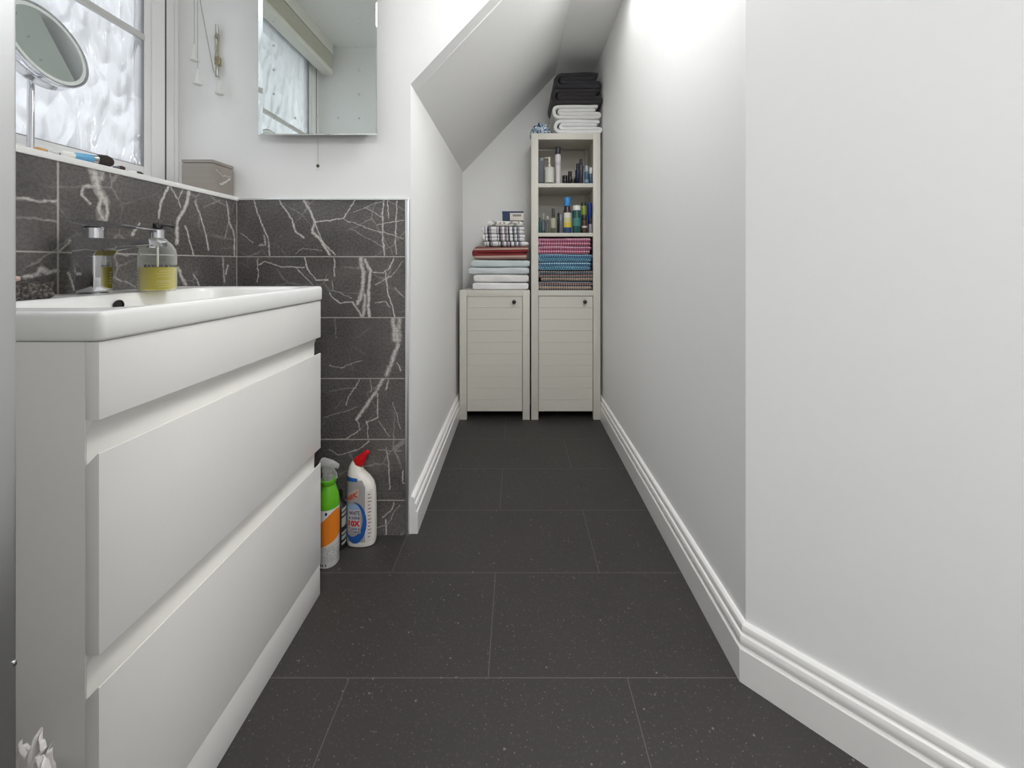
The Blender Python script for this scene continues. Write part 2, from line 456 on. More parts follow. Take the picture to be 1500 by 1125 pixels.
def tube(bm, pts, r, seg=10, closed=False):
    pts = [Vector(p) for p in pts]; n = len(pts); rings = []
    up = None
    for i, p in enumerate(pts):
        if closed: d = pts[(i + 1) % n] - pts[i - 1]
        else: d = pts[min(i + 1, n - 1)] - pts[max(i - 1, 0)]
        d.normalize()
        if up is None:
            up = Vector((0, 0, 1)) if abs(d.z) < 0.9 else Vector((1, 0, 0))
        a = d.cross(up).normalized(); b = d.cross(a).normalized(); up = -b if False else up
        rr = r[i] if isinstance(r, (list, tuple)) else r
        rings.append([bm.verts.new(p + rr * (math.cos(2 * PI * k / seg) * a + math.sin(2 * PI * k / seg) * b)) for k in range(seg)])
    m = n if closed else n - 1
    for i in range(m):
        A, C = rings[i], rings[(i + 1) % n]
        for k in range(seg):
            bm.faces.new([A[k], A[(k + 1) % seg], C[(k + 1) % seg], C[k]])
    if not closed:
        bm.faces.new(rings[0]); bm.faces.new(rings[-1])

def sweep(bm, path, prof, cap=True):
    """skirting: prof = (offset into the room, height); path = plan points with mitre; room on the left of travel"""
    path = [Vector((p[0], p[1])) for p in path]; n = len(path); rows = []
    for i, p in enumerate(path):
        dirs = []
        if i > 0: dirs.append((p - path[i - 1]).normalized())
        if i < n - 1: dirs.append((path[i + 1] - p).normalized())
        ns = [Vector((-d.y, d.x)) for d in dirs]
        m = sum(ns, Vector((0, 0)))
        m = m / m.dot(ns[0]) if len(ns) == 2 else ns[0]
        rows.append([bm.verts.new((p.x + m.x * o, p.y + m.y * o, z)) for o, z in prof])
    k = len(prof)
    for a, b in zip(rows[:-1], rows[1:]):
        for i in range(k):
            j = (i + 1) % k
            bm.faces.new([a[i], b[i], b[j], a[j]])
    if cap:
        bm.faces.new(rows[0]); bm.faces.new(rows[-1][::-1])

def text_geo(s, size, font=None, bold=0.0, align='LEFT', sx=1.0):
    cu = bpy.data.curves.new('tmp_text', 'FONT'); cu.body = s; cu.size = size; cu.offset = bold
    cu.align_x = align; cu.resolution_u = 2
    o = bpy.data.objects.new('tmp_text', cu); COL.objects.link(o)
    bpy.context.view_layer.update()
    dg = bpy.context.evaluated_depsgraph_get()
    me = o.evaluated_get(dg).to_mesh()
    vs = [(v.co.x * sx, v.co.y) for v in me.vertices]; fs = [list(p.vertices) for p in me.polygons]
    o.evaluated_get(dg).to_mesh_clear()
    bpy.data.objects.remove(o); bpy.data.curves.remove(cu)
    return vs, fs

def add_flat(bm, vs, fs, fn, mi=0):
    V = [bm.verts.new(fn(u, v)) for u, v in vs]
    for f in fs:
        try:
            nf = bm.faces.new([V[i] for i in f]); nf.material_index = mi
        except ValueError: pass

def grid_patch(bm, u0, u1, v0, v1, nu, nv, fn, keep=None, mi=0):
    V = [[bm.verts.new(fn(u0 + (u1 - u0) * i / nu, v0 + (v1 - v0) * j / nv)) for j in range(nv + 1)] for i in range(nu + 1)]
    for i in range(nu):
        for j in range(nv):
            uc = u0 + (u1 - u0) * (i + .5) / nu; vc = v0 + (v1 - v0) * (j + .5) / nv
            if keep is None or keep(uc, vc):
                f = bm.faces.new([V[i][j], V[i + 1][j], V[i + 1][j + 1], V[i][j + 1]]); f.material_index = mi
    loose = [v for v in bm.verts if not v.link_faces]
    bmesh.ops.delete(bm, geom=loose, context='VERTS')

# ---------------------------------------------------------------- the setting
CZ = 2.13                      # ceiling height
XA = -0.353                    # alcove left wall
XR, YR = 0.4974, 0.875         # corner of right wall and angled wall
YF = 2.64                      # far wall
XW = -1.128                    # window plane
YN = 0.29                      # inner face of the near wall
SX = 0.25                      # crease between slope and flat ceiling
KZ = 1.497                     # knee height

bm = B(); box(bm, -1.35, 1.6, -1.7, 2.75, -0.05, 0.0); structure(mk('floor', bm, M['floor'], smooth=False))

bm = B()
box(bm, -1.35, 1.6, -1.7, 1.40, CZ, CZ + 0.06)
prism(bm, [(SX, CZ), (0.6, CZ), (0.6, CZ + 0.06), (SX, CZ + 0.06)], 1, 1.40, 2.75)
prism(bm, [(XA, KZ), (SX, CZ), (SX, CZ + 0.06), (XA - 0.06, KZ + 0.03)], 1, 1.40, 2.75)
structure(mk('ceiling', bm, M['ceiling'], smooth=False))

# wall above and beside the tiles, cut to the roof slope
WY = 1.340
bm = B()
prism(bm, [(-1.2, 1.108), (XA, 1.108), (XA, KZ), (SX, CZ + .01), (-1.2, CZ + .01)], 1, WY, 1.40)
prism(bm, [(-1.0, 0.0), (XA, 0.0), (XA, 1.108), (-1.0, 1.108)], 1, WY, 1.40)
structure(mk('wall_back', bm, M['wall'], smooth=False))
bm = B()
for k in range(6): box(bm, XL - .01, -0.369, YB, WY, ROWZ[k], ROWZ[k + 1], mi=k)
structure(mk('wall_back_tiled', bm, M['marble_rows'], smooth=False))
# metal edge trims of the tiling
bm = B(); box(bm, XL, -0.357, YB - 0.004, WY, 1.110, 1.1165, .002)
structure(mk('trim_1', bm, simple('white_satin_trim', (236, 238, 238), 0.2, 0.3), smooth=True))
bm = B(); box(bm, -0.3695, -0.3575, YB - 0.003, WY, 0.0, 1.1165, .002)
structure(mk('trim_2', bm, M['satin']))

bm = B(); box(bm, XA - .06, XA, 1.40, 2.75, 0.0, KZ + .01); structure(mk('wall_alcove_left', bm, M['wall'], smooth=False))
bm = B(); box(bm, XA - .06, 0.6, YF, YF + .08, 0.0, CZ + .02); structure(mk('wall_far', bm, M['wall'], smooth=False))
XH = 1.47
YH = YR - (XH - XR)
bm = B(); prism(bm, [(XR, YF + .05), (XR, YR), (XR + .08, YR + .033), (XR + .08, YF + .05)], 2, 0.0, CZ + .02)
structure(mk('wall_right', bm, M['wall'], smooth=False))
bm = B(); prism(bm, [(XR, YR), (XH, YH), (XH + .06, YH + .02), (XR + .08, YR + .033)], 2, 0.0, CZ + .02)
structure(mk('wall_right_angled', bm, M['wall'], smooth=False))
bm = B(); box(bm, XH, XH + .06, -1.65, YH + .02, 0.0, CZ + .02); structure(mk('wall_hall_right', bm, M['wall'], smooth=False))
bm = B(); box(bm, -1.3, 1.55, -1.68, -1.6, 0.0, CZ + .02); structure(mk('wall_hall_back', bm, M['wall'], smooth=False))
bm = B(); box(bm, -1.3, -1.2, -1.65, .2, 0.0, CZ + .02); structure(mk('wall_hall_left', bm, M['wall'], smooth=False))
bm = B(); box(bm, -1.3, -0.384, .17, YN, 0.0, CZ + .02); structure(mk('wall_near', bm, M['wall'], smooth=False))
bm = B()
box(bm, -0.387, -0.3597, .165, YN + .0, 0.0, CZ, .002)
jamb = structure(mk('door_1', bm, M['satin']))
bm = B(); box(bm, -0.3615, -0.3592, .2872, .2896, PZ(970, .289) - .0022, PZ(970, .289) + .0018, .0005)
mk('latch_plate', bm, M['chrome'], jamb)
# left wall below the window: tiled half wall that carries the deep sill
bm = B(); box(bm, -1.3, XL - .008, YN - .02, 1.40, 0.0, 1.106); structure(mk('wall_left', bm, M['wall'], smooth=False))
bm = B(); box(bm, XL - .008, XL, YN, YB + .001, 0.0, 1.106); structure(mk('wall_left_tiled', bm, M['marble_left'], smooth=False))
bm = B(); box(bm, -1.3, XW, YN - .02, 1.36, 2.095, CZ + .01)
structure(mk('wall_above_window', bm, M['wall'], smooth=False))

# skirting boards
SK = [(0, 0), (.018, 0), (.018, .071), (.0165, .0735), (.011, .0745), (.0105, .077), (.014, .079), (.0158, .084), (.0158, .092), (.0135, .0985),
      (.009, .1015), (.0085, .104), (.0105, .106), (.011, .112), (.009, .118), (.005, .122), (0, .123)]
SK2 = [(a * 1.28, z) for a, z in SK]
bm = B(); sweep(bm, [(XR, YF - .01), (XR, YR), (XH, YH)][::-1], SK)
structure(mk('baseboard_right', bm, M['trim'], angle=25))
bm = B(); sweep(bm, [(XA, YF - .01), (XA, 1.341)], SK2)
structure(mk('baseboard_left', bm, M['trim'], angle=25))

# ---------------------------------------------------------------- window
win = bpy.data.objects.new('window_1', None); COL.objects.link(win); structure(win)
ZS, ZT = 1.12, 2.10
def ring(bm, y0, y1, z0, z1, w, x0, x1, bev=.003, wt=None):
    box(bm, x0, x1, y0, y0 + w, z0, z1, bev); box(bm, x0, x1, y1 - w, y1, z0, z1, bev)
    box(bm, x0, x1, y0 + w, y1 - w, z0, z0 + (wt or w), bev); box(bm, x0, x1, y0 + w, y1 - w, z1 - (wt or w), z1, bev)
bm = B(); ring(bm, YN, 1.338, ZS, ZT, .043, XW - .06, XW + .0); box(bm, XW - .02, XW + .004, 1.325, 1.339, ZS, ZT, .002)
mk('window_frame', bm, M['upvc'], win)
bm = B(); ring(bm, YN + .043, 1.2895, ZS + .020, ZT - .043, .0035, XW - .05, XW + .0064, 0)
mk('gasket', bm, M['gasket'], win)
bm = B(); ring(bm, YN + .0465, 1.286, ZS + .0235, ZT - .0465, .0465, XW - .055, XW + .006, .003, .028)
mk('sash', bm, M['upvc'], win)
bm = B(); ring(bm, YN + .092, 1.240, ZS + .051, ZT - .074, .022, XW - .03, XW + .0015, .003)
mk('glazing_bead', bm, M['upvc'], win)
bm = B(); ring(bm, YN + .113, 1.2185, ZS + .072, ZT - .095, .003, XW - .028, XW + .0002, 0)
mk('glazing_seal', bm, simple('grey_seal', (140, 140, 142), .5), win)
bm = B(); box(bm, XW - .006, XW + .004, YN + .113, 1.219, 1.573, 1.593, .003)
mk('glazing_bar', bm, simple('pale_grey_glazing_bar', (196, 196, 194), .35), win)
bm = B(); box(bm, XW - .012, XW - .006, YN + .112, 1.220, ZS + .07, ZT - .093)
mk('pane', bm, M['pane'], win, smooth=False)
bm = B(); box(bm, XW - .01, XL + .004, YN, WY, 1.106, 1.120, .003)
mk('window_sill', bm, simple('white_gloss_sill', (238, 238, 236), .2), win)

# venetian blind drawn up to the top of the reveal
bl = thing('venetian_blind', 'cream venetian blind drawn up at the window top, seen in the wall mirror', 'blind', (-1.06, .82, CZ))
bm = B(); box(bm, -.028, .03, -.49, .49, -.062, 0, .002); mk('headrail', bm, simple('pale_blind_rail', (216, 215, 206), .4), bl)
for k in range(9):
    bm = B(); box(bm, -.025, .027, -.485, .485, -.074 - k * .009, -.069 - k * .009, .0015); mk('slat', bm, M['blind'], bl)
bm = B(); box(bm, -.026, .030, -.487, .487, -.175, -.149, .003); mk('bottom_rail', bm, simple('pale_blind_rail', (216, 215, 206), .4), bl)

def acorn(name, px, ytop, ybot, Y, parent):
    x = PX(px, Y); z0 = PZ(ytop, Y); z1 = PZ(ybot, Y); h = z0 - z1
    bm = B(); lathe(bm, [(.0030, 0), (.0045, -.002), (.0085, -h * .78), (.0128, -h * .88), (.0128, -h * .95), (.009, -h), (.005, -h + .003), (0, -h + .003)], 20, (x, Y, z0))
    o = mk(name, bm, M['acorn'], parent); o.matrix_parent_inverse = Matrix.Translation(-Vector(bl.location)) if parent else Matrix()
    return o
def cord(pts, parent, r=.0011, mat='cream'):
    bm = B(); tube(bm, pts, r, 6); o = mk('cord', bm, M[mat], parent)
    o.matrix_parent_inverse = Matrix.Translation(-Vector(bl.location)); return o
YC = 1.285
def at(px, py, Y): return (PX(px, Y), Y, PZ(py, Y))
M['cordgrey'] = simple('grey_cord', (170, 168, 162), .8)
for px, ya, yb in ((284.5, 65, 90), (289.5, 101, 125)):
    c = cord([(PX(px, YC), YC, 2.06), at(px, ya + 1, YC)], bl, .0009, 'cordgrey')
    a = acorn('acorn', px, ya, yb, YC, None); a.parent = c
    a.matrix_parent_inverse = Matrix.Identity(4)
    a.location = (0, 0, 0)
    c.matrix_parent_inverse = Matrix.Translation(-Vector(bl.location))
# lifting cord drawn across and wound on the cleat
YK = 1.322
c = cord([(-1.06, 1.29, 2.055), at(291, -10, 1.30), at(312.5, 103, YK - .008), at(315, 108, YK - .008), at(321, 112, YK - .006), at(321.5, 119, YK - .006)], bl, .0014, 'cordgrey')
a = acorn('acorn', 321.5, 117, 139, YK - .006, None); a.parent = c
cl = thing('cord_cleat', 'small steel cord cleat with olive cord wound round it on the white wall', 'cleat', at(318, 80, WY))
cx, cy, cz = cl.location
def sub(o, e): o.matrix_parent_inverse = Matrix.Translation(-Vector(e.location)); return o
M['steel'] = simple('dull_steel', (186, 186, 180), .35, .7)
bm = B(); box(bm, PX(315.5, WY), PX(320.5, WY), WY - .004, WY, PZ(96, WY), PZ(50, WY), .0015)
sub(mk('plate', bm, M['steel'], cl), cl)
bm = B(); tube(bm, [at(318, 56, WY - .003), at(318, 53, WY - .010), at(317.6, 44, WY - .014), at(317.2, 36, WY - .016)], [.0045, .0050, .0052, .0040], 12)
sub(mk('horn', bm, M['steel'], cl), cl)
bm = B(); tube(bm, [at(318, 90, WY - .003), at(318, 93, WY - .010), at(317.6, 103, WY - .014), at(317.4, 112, WY - .016)], [.0045, .0050, .0060, .0048], 12)
sub(mk('horn', bm, M['steel'], cl), cl)
bm = B()
pts = []
for k in range(145):
    a = 2 * PI * k / 36
    pts.append(at(318 + 3.4 * math.sin(a * 1.0), 72 + (24 - 1.5 * (k // 36)) * math.cos(a * .5), WY - .012 - .003 * math.cos(a) - .0005 * (k / 36)))
tube(bm, pts, .0012, 6)
sub(mk('wound_cord', bm, simple('dull_olive_cord', (176, 170, 142), .8), cl), cl)
bm = B(); box(bm, PX(315, WY - .012), PX(321.5, WY - .012), WY - .016, WY - .003, PZ(98, WY), PZ(86, WY), .003)
sub(mk('cord_knot', bm, simple('dull_olive_knot', (150, 142, 112), .8), cl), cl)

# ---------------------------------------------------------------- wall mirror with lights
YM = 1.295
mx0, mx1, mz0, mz1 = PX(377, YM), PX(552, YM), PZ(197, YM), 1.86
mir = thing('wall_mirror', 'square-edged lit mirror with small dots, on the white wall above the marble tiles', 'mirror', ((mx0 + mx1) / 2, WY, mz0))
bm = B(); box(bm, mx0 + .03, mx1 - .03, YM + .006, WY, mz0 + .03, mz1 - .03); sub(mk('back_box', bm, simple('grey_metal_case', (150, 150, 148), .5), mir), mir)
bm = B()
b0 = 0.0175
V = lambda *p: bm.verts.new(p)
fr = [V(mx0 + b0, YM, mz0 + .0025), V(mx1 - .003, YM, mz0 + .0025), V(mx1 - .003, YM, mz1), V(mx0 + b0, YM, mz1)]
md = [V(mx0, YM + .0045, mz0), V(mx1, YM + .002, mz0), V(mx1, YM + .002, mz1), V(mx0, YM + .0045, mz1)]
bk = [V(mx0, YM + .006, mz0), V(mx1, YM + .006, mz0), V(mx1, YM + .006, mz1), V(mx0, YM + .006, mz1)]
bm.faces.new(fr)
for i in range(4):
    j = (i + 1) % 4
    bm.faces.new([fr[i], fr[j], md[j], md[i]]); bm.faces.new([md[i], md[j], bk[j], bk[i]])
bm.faces.new(bk[::-1])
sub(mk('mirror_glass', bm, M['mirror'], mir, smooth=False), mir)
dotm = simple('frosted_dot', (168, 172, 170), .6)
xs = [PX(v, YM) for v in (401, 432.5, 464, 495, 526)]
zs = [PZ(173 - 35.4 * k, YM) for k in range(7)]
for i, x in enumerate(xs):
    for k, z in enumerate(zs):
        if k in (0, 6) or i in (0, 4):
            if z > mz1 - .01: continue
            bm = B(); lathe(bm, [(.0036, 0), (.0036, .0006), (0, .0006)], 12)
            bmesh.ops.rotate(bm, verts=bm.verts, matrix=Matrix.Rotation(PI / 2, 3, 'X'))
            bmesh.ops.translate(bm, verts=bm.verts, vec=(x, YM, z))
            sub(mk('light_dot', bm, dotm, mir), mir)
bm = B(); tube(bm, [(PX(465, 1.315), 1.318, mz0 + .04), (PX(465, 1.315), 1.318, PZ(241, 1.318))], .0011, 6)
pc = sub(mk('pull_cord', bm, simple('pull_cord_cream', (190, 184, 176), .7), mir), mir)
bm = B(); lathe(bm, [(0, -.0055), (.0035, -.0045), (.0052, 0), (.0035, .0045), (0, .0055)], 14, (PX(465, 1.315), 1.318, PZ(243, 1.318)))
mk('pull_bead', bm, simple('dark_brown_bead', (70, 52, 46), .4), pc)

# ---------------------------------------------------------------- vanity unit
VY0, VY1 = 0.515, 1.097
XF, XK = -0.534, -0.552
van = thing('vanity_unit', 'gloss white floor-standing vanity unit with handleless drawers under the basin', 'vanity unit', (-.74, .806, 0))
zA, zB, zC, zD, zE, zP = .7995, .6995, .6565, .3985, .357, .084
for ya, yb in ((VY0, VY0 + .016), (VY1 - .016, VY1)):
    bm = B(); box(bm, XL, XK, ya, yb, 0.0, zA, .0008); sub(mk('side_panel', bm, M['gloss_white'], van), van)
bm = B(); box(bm, XK - .016, XK, VY0 + .016, VY1 - .016, 0.0, zA); sub(mk('front_rail', bm, M['gloss_white'], van), van)
bm = B(); box(bm, XL, XL + .012, VY0 + .016, VY1 - .016, 0.1, zA - .1); sub(mk('back_panel', bm, M['gloss_white'], van), van)
bm = B(); box(bm, XL, XK - .016, VY0 + .016, VY1 - .016, 0.084, .1); sub(mk('bottom_panel', bm, M['gloss_white'], van), van)
bm = B(); box(bm, XK, XF, VY0, VY1, zB, zA, .0012); sub(mk('top_panel', bm, M['gloss_white'], van), van)
def drawer(z0, z1, nm):
    bm = B(); prism(bm, [(XK, z0), (XF, z0), (XF, z1), (XF - .0015, z1 + .0008), (XK, z1 - .0165)], 1, VY0, VY1, .0008)
    o = sub(mk(nm, bm, M['gloss_white'], van, angle=20), van)
    return o
drawer(zD, zC, 'drawer_front'); drawer(zP + .0015, zE, 'drawer_front')
bm = B(); box(bm, XK, XF - .0015, VY0, VY1, 0.0, zP, .001); sub(mk('plinth', bm, M['gloss_white'], van), van)
for zt, zb in ((zB, zC - .0165), (zD, zE - .0165)):
    bm = B(); pts = [(XK - .0005, zb), (XK + .0012, zb), (XK + .0006, zb + .012), (XK + .0012, zt - .018), (XK + .004, zt - .008), (XK + .009, zt), (XK - .0005, zt)]
    prism(bm, pts, 1, VY0 + .001, VY1 - .001); sub(mk('handle_channel', bm, M['gloss_white'], van, angle=60), van)

# ceramic basin
CX1, CY0, CY1, CZT, CZB = -.5295, .5115, 1.1005, .8385, .8005
bas = thing('washbasin', 'white ceramic basin with a shallow bowl on top of the vanity unit', 'basin', (-.73, .806, CZB))
bm = B()
def sdrr(x, y, cx, cy, hx, hy, r):
    qx = abs(x - cx) - hx + r; qy = abs(y - cy) - hy + r
    return math.hypot(max(qx, 0), max(qy, 0)) + min(max(qx, qy), 0) - r
def basin_z(x, y):
    e = .007
    d = sdrr(x, y, (XL + .0 + CX1) / 2, (CY0 + CY1) / 2, (CX1 - XL) / 2, (CY1 - CY0) / 2, .008)
    z = CZT
    if d > -e:
        t = (d + e) / e; t = min(1, t); z -= e * (1 - math.sqrt(max(0, 1 - t * t)))
    s = sdrr(x, y, -.6775, .806, .1325, .245, .05)
    if s < 0:
        t = min(1, -s / .020); t2 = min(1, -s / .12)
        z -= .060 * (t * t * (3 - 2 * t)) + .045 * (t2 * t2 * (3 - 2 * t2))
    # a slightly raised lip at the wall and front
    return z
nx, ny = 110, 130
gx = [XL + (CX1 - XL) * (0.5 - 0.5 * math.cos(PI * i / nx)) * .5 + (CX1 - XL) * i / nx * .5 for i in range(nx + 1)]
gy = [CY0 + (CY1 - CY0) * (0.5 - 0.5 * math.cos(PI * i / ny)) * .5 + (CY1 - CY0) * i / ny * .5 for i in range(ny + 1)]
def clampc(x, y):
    r = .008
    cx0 = CX1 - r
    for yy, s in ((CY0 + r, -1), (CY1 - r, 1)):
        if x > cx0 and (y - yy) * s > 0:
            v = Vector((x - cx0, y - yy)); m = max(abs(v.x), abs(v.y))
            if v.length > 0: v = v.normalized() * m; return cx0 + v.x, yy + v.y
    return x, y
V = []
for x in gx:
    row = []
    for y in gy:
        xx, yy = clampc(x, y); row.append(bm.verts.new((xx, yy, basin_z(xx, yy))))
    V.append(row)
for i in range(nx):
    for j in range(ny): bm.faces.new([V[i][j], V[i + 1][j], V[i + 1][j + 1], V[i][j + 1]])
bound = [V[i][0] for i in range(nx + 1)] + [V[nx][j] for j in range(1, ny + 1)] + [V[i][ny] for i in range(nx - 1, -1, -1)] + [V[0][j] for j in range(ny - 1, 0, -1)]
prev = bound
for zz, ins in ((CZB + .004, 0.0), (CZB + .0012, -.0015), (CZB, -.004)):
    cur = []
    for v in bound:
        x, y = v.co.x, v.co.y
        x2 = max(XL, x + (ins if x > CX1 - .01 else 0)); y2 = y + (-ins if y < CY0 + .01 else (ins if y > CY1 - .01 else 0))
        cur.append(bm.verts.new((x2, y2, zz)))
    n = len(prev)
    for i in range(n): bm.faces.new([prev[i], prev[(i + 1) % n], cur[(i + 1) % n], cur[i]])
    prev = cur
bm.faces.new(prev)
sub(mk('bowl', bm, M['ceramic'], bas, angle=75), bas)
bm = B(); lathe(bm, [(.0105, 0), (.0105, .0025), (.0085, .003), (.008, .0012), (0, .0012)], 24)
bmesh.ops.rotate(bm, verts=bm.verts, matrix=Matrix.Rotation(PI / 2, 3, 'Y'))
bmesh.ops.translate(bm, verts=bm.verts, vec=(-.7995, .808, .8165))
sub(mk('overflow_ring', bm, simple('dark_overflow_hole', (40, 38, 36), .3, .5), bas), bas)
bm = B(); lathe(bm, [(.024, 0), (.024, .003), (.016, .006), (0, .007)], 28, (-.68, .806, .7335)); sub(mk('waste', bm, M['chrome'], bas), bas)

# basin tap
tap = thing('basin_tap', 'chrome square mixer tap at the back of the white basin', 'tap', (-.862, .822, CZT))
bm = B(); lathe(bm, [(.0, 0), (.0215, 0), (.0215, .0015), (.0205, .002), (0, .002)], 32, (-.862, .822, CZT)); sub(mk('base_ring', bm, M['chrome'], tap), tap)
bm = B()
box(bm, -.882, -.842, .802, .842, CZT + .002, .952, .004, 3)
sub(mk('body', bm, M['chrome'], tap), tap)
bm = B(); prism(bm, [(-.8865, .953), (-.732, .9470), (-.730, .9365), (-.80, .9330), (-.835, .928), (-.8425, .915), (-.8865, .915)], 1, .8015, .8425, .0015)
sub(mk('spout', bm, M['chrome'], tap, angle=30), tap)
bm = B(); box(bm, -.7325, -.728, .806, .838, .9345, .9375, .001); lathe(bm, [(.0085, -.006), (.0085, 0), (0, 0)], 18, (-.745, .822, .938)); sub(mk('aerator', bm, M['chrome'], tap), tap)
bm = B(); lathe(bm, [(.0175, 0), (.0175, .020), (0, .020)], 28, (-.862, .822, .952)); sub(mk('cartridge', bm, M['chrome'], tap), tap)
bm = B(); prism(bm, [(-.8865, .9670), (-.868, .9685), (-.862, .9755), (-.758, .9700), (-.757, .9725), (-.845, .9885), (-.8865, .9880)], 1, .802, .842, .001)
sub(mk('lever', bm, M['chrome'], tap, angle=20), tap)

# soap bottle
sb = thing('soap_dispenser', 'clear pump bottle half full of yellow-green hand wash beside the tap', 'soap dispenser', (-.798, .895, CZT))
R0 = .0335
bm = B(); lathe(bm, [(0, .0), (R0 - .004, .0), (R0, .004), (R0, .080), (R0 - .002, .092), (R0 - .008, .104), (R0 - .017, .113), (.0135, .117), (.0125, .119), (0, .119)], 48)
mk('bottle', bm, M['clear'], sb)
bm = B(); R1 = R0 - .0018; lathe(bm, [(0, .003), (R1 - .004, .003), (R1, .006), (R1, .0535), (0, .0535)], 48); mk('liquid', bm, M['liquid'], sb)
bm = B(); tube(bm, [(0, 0, .012), (0, 0, .12)], .002, 8); mk('dip_tube', bm, M['white_pl'], sb)
bm = B(); lathe(bm, [(.0138, .117), (.0148, .118), (.0148, .135), (.0135, .1365), (0, .1365)], 32); mk('collar', bm, M['chrome'], sb)
bm = B(); lathe(bm, [(.0045, .136), (.0045, .139), (.0085, .1395), (.0085, .149), (.0075, .1505), (0, .1505)], 24)
tube(bm, [(0, 0, .1475), (.010, .014, .1475), (.015, .021, .1465), (.0165, .0235, .143)], [.004, .0035, .003, .0028], 10)
mk('pump', bm, M['black_gloss'], sb)
ink = simple('dark_print', (26, 22, 20), .6); inkw = simple('pale_print', (205, 198, 160), .6)
bm = B()
va = math.atan2(-.895, .798)
def cyl(phi0, z0, r):
    return lambda u, v: (r * math.cos(phi0 + u / r), r * math.sin(phi0 + u / r), z0 + v)
vs, fs = text_geo('BAYLIS & HARDING', .0078, bold=.00012)
wd = max(v[0] for v in vs); k = .094 / wd
add_flat(bm, [(u * k, v) for u, v in vs], fs, cyl(va - math.radians(41), .0535, R0 + .0003))
mk('label_text', bm, ink, sb, smooth=False)
bm = B()
for zz, a0, a1 in ((.045, 5, 40), (.0395, -5, 40), (.034, 2, 44), (.0235, -4, 45), (.0205, -2, 42), (.016, -6, 45), (.011, 0, 40)):
    grid_patch(bm, math.radians(a0) * R0, math.radians(a1) * R0, 0, .0006, 8, 1, cyl(va, zz, R0 + .0003))
mk('label_lines', bm, inkw, sb, smooth=False)
bm = B()
for zz in (.040, .034, .028, .021, .015):
    grid_patch(bm, math.radians(-86) * R0, math.radians(-74) * R0, 0, .003, 3, 1, cyl(va, zz, R0 + .0003))
mk('side_label', bm, inkw, sb, smooth=False)

# rough stone soap dish and soap
def stone(name, x0, x1, y0, y1, z0, z1, mat, parent=None, amp=.0025, n=22, loc=None):
    bm = B(); box(bm, x0, x1, y0, y1, z0, z1, .004, 2)
    bmesh.ops.subdivide_edges(bm, edges=bm.edges[:], cuts=7, use_grid_fill=True)
    for v in bm.verts:
        if v.co.z > z0 + .001:
            v.co += v.normal * amp * noise.noise(v.co * 160) * 1.2
            v.co.z += .0015 * noise.noise(v.co * 60)
            v.co.z = max(v.co.z, z0)
    return mk(name, bm, mat, parent)
def pumice():
    t = NT('dark_rough_stone'); co = t.obj(); n1 = t.noise(co, 180.0, 5, .7)
    col = t.ramp(n1, [(.38, lin((34, 31, 29))), (.52, lin((78, 73, 69))), (.68, lin((150, 144, 138)))])
    b = t.bsdf(col, .8); t.bump(b, n1, .9, .004); return t.m
sd = tag(stone('soap_dish', -.908, -.822, .620, .716, CZT, .868, pumice()), 'rough dark stone soap dish at the left end of the basin', 'soap dish')
so = tag(stone('soap_bar', -.892, -.848, .640, .690, .869, .879, simple('pink_soap', (216, 190, 180), .5), amp=.0006), 'pale pink bar of soap on the rough stone dish', 'soap')

# ---------------------------------------------------------------- things on the sill
SZ = 1.1205
bx = thing('storage_box', 'grey-brown polished stone box with lid in the corner of the window sill', 'box', (-.979, 1.279, SZ), (0, 0, 0))
bm = B(); box(bm, -.047, .047, -.046, .046, 0, .087, .0012); mk('body', bm, M['marble_box'], bx)
bm = B(); box(bm, -.0475, .0475, -.0465, .0465, .0882, .0985, .0015); mk('lid', bm, M['marble_box'], bx)

# magnifying mirror
mc = Vector((-1.03, .884, 1.380)); th, ph = .098, .228
nrm = Vector((math.cos(ph) * math.cos(th), math.cos(ph) * math.sin(th), math.sin(ph)))
mm = thing('magnifying_mirror', 'round chrome magnifying mirror on a slim stem on the window sill', 'mirror', (-1.055, .874, SZ))
rotm = Vector((0, 0, 1)).rotation_difference(nrm).to_matrix().to_4x4()
def place(bm): bmesh.ops.transform(bm, verts=bm.verts, matrix=Matrix.Translation(mc) @ rotm)
bm = B(); lathe(bm, [(.0755, .0012), (0, .0012)], 64, cap=False); place(bm); sub(mk('mirror_glass', bm, M['mirror'], mm), mm)
bm = B(); lathe(bm, [(.0755, .0012), (.0757, .0018), (.0835, .0018), (.0835, .0005)], 64, cap=False); place(bm); sub(mk('light_ring', bm, simple('frosted_light_ring', (222, 228, 224), .45), mm), mm)
bm = B(); lathe(bm, [(.0835, -.001), (.0845, .003), (.088, .0035), (.0895, 0), (.0895, -.004), (.0845, -.012), (.0845, -.020), (.0895, -.027), (.0895, -.031), (.086, -.034), (.070, -.038), (0, -.040)], 64, cap=False); place(bm); sub(mk('rim', bm, M['chrome'], mm), mm)
bm = B(); tube(bm, [(-1.055, .874, SZ + .012), (-1.057, .876, 1.24), (-1.060, .879, 1.30), (-1.062, .882, 1.36)], .0060, 16); sub(mk('stem', bm, M['chrome'], mm), mm)
bm = B(); lathe(bm, [(0, 0), (.052, 0), (.054, .004), (.050, .009), (.012, .013), (.007, .018), (0, .018)], 48, (-1.055, .874, SZ)); sub(mk('base', bm, M['chrome'], mm), mm)

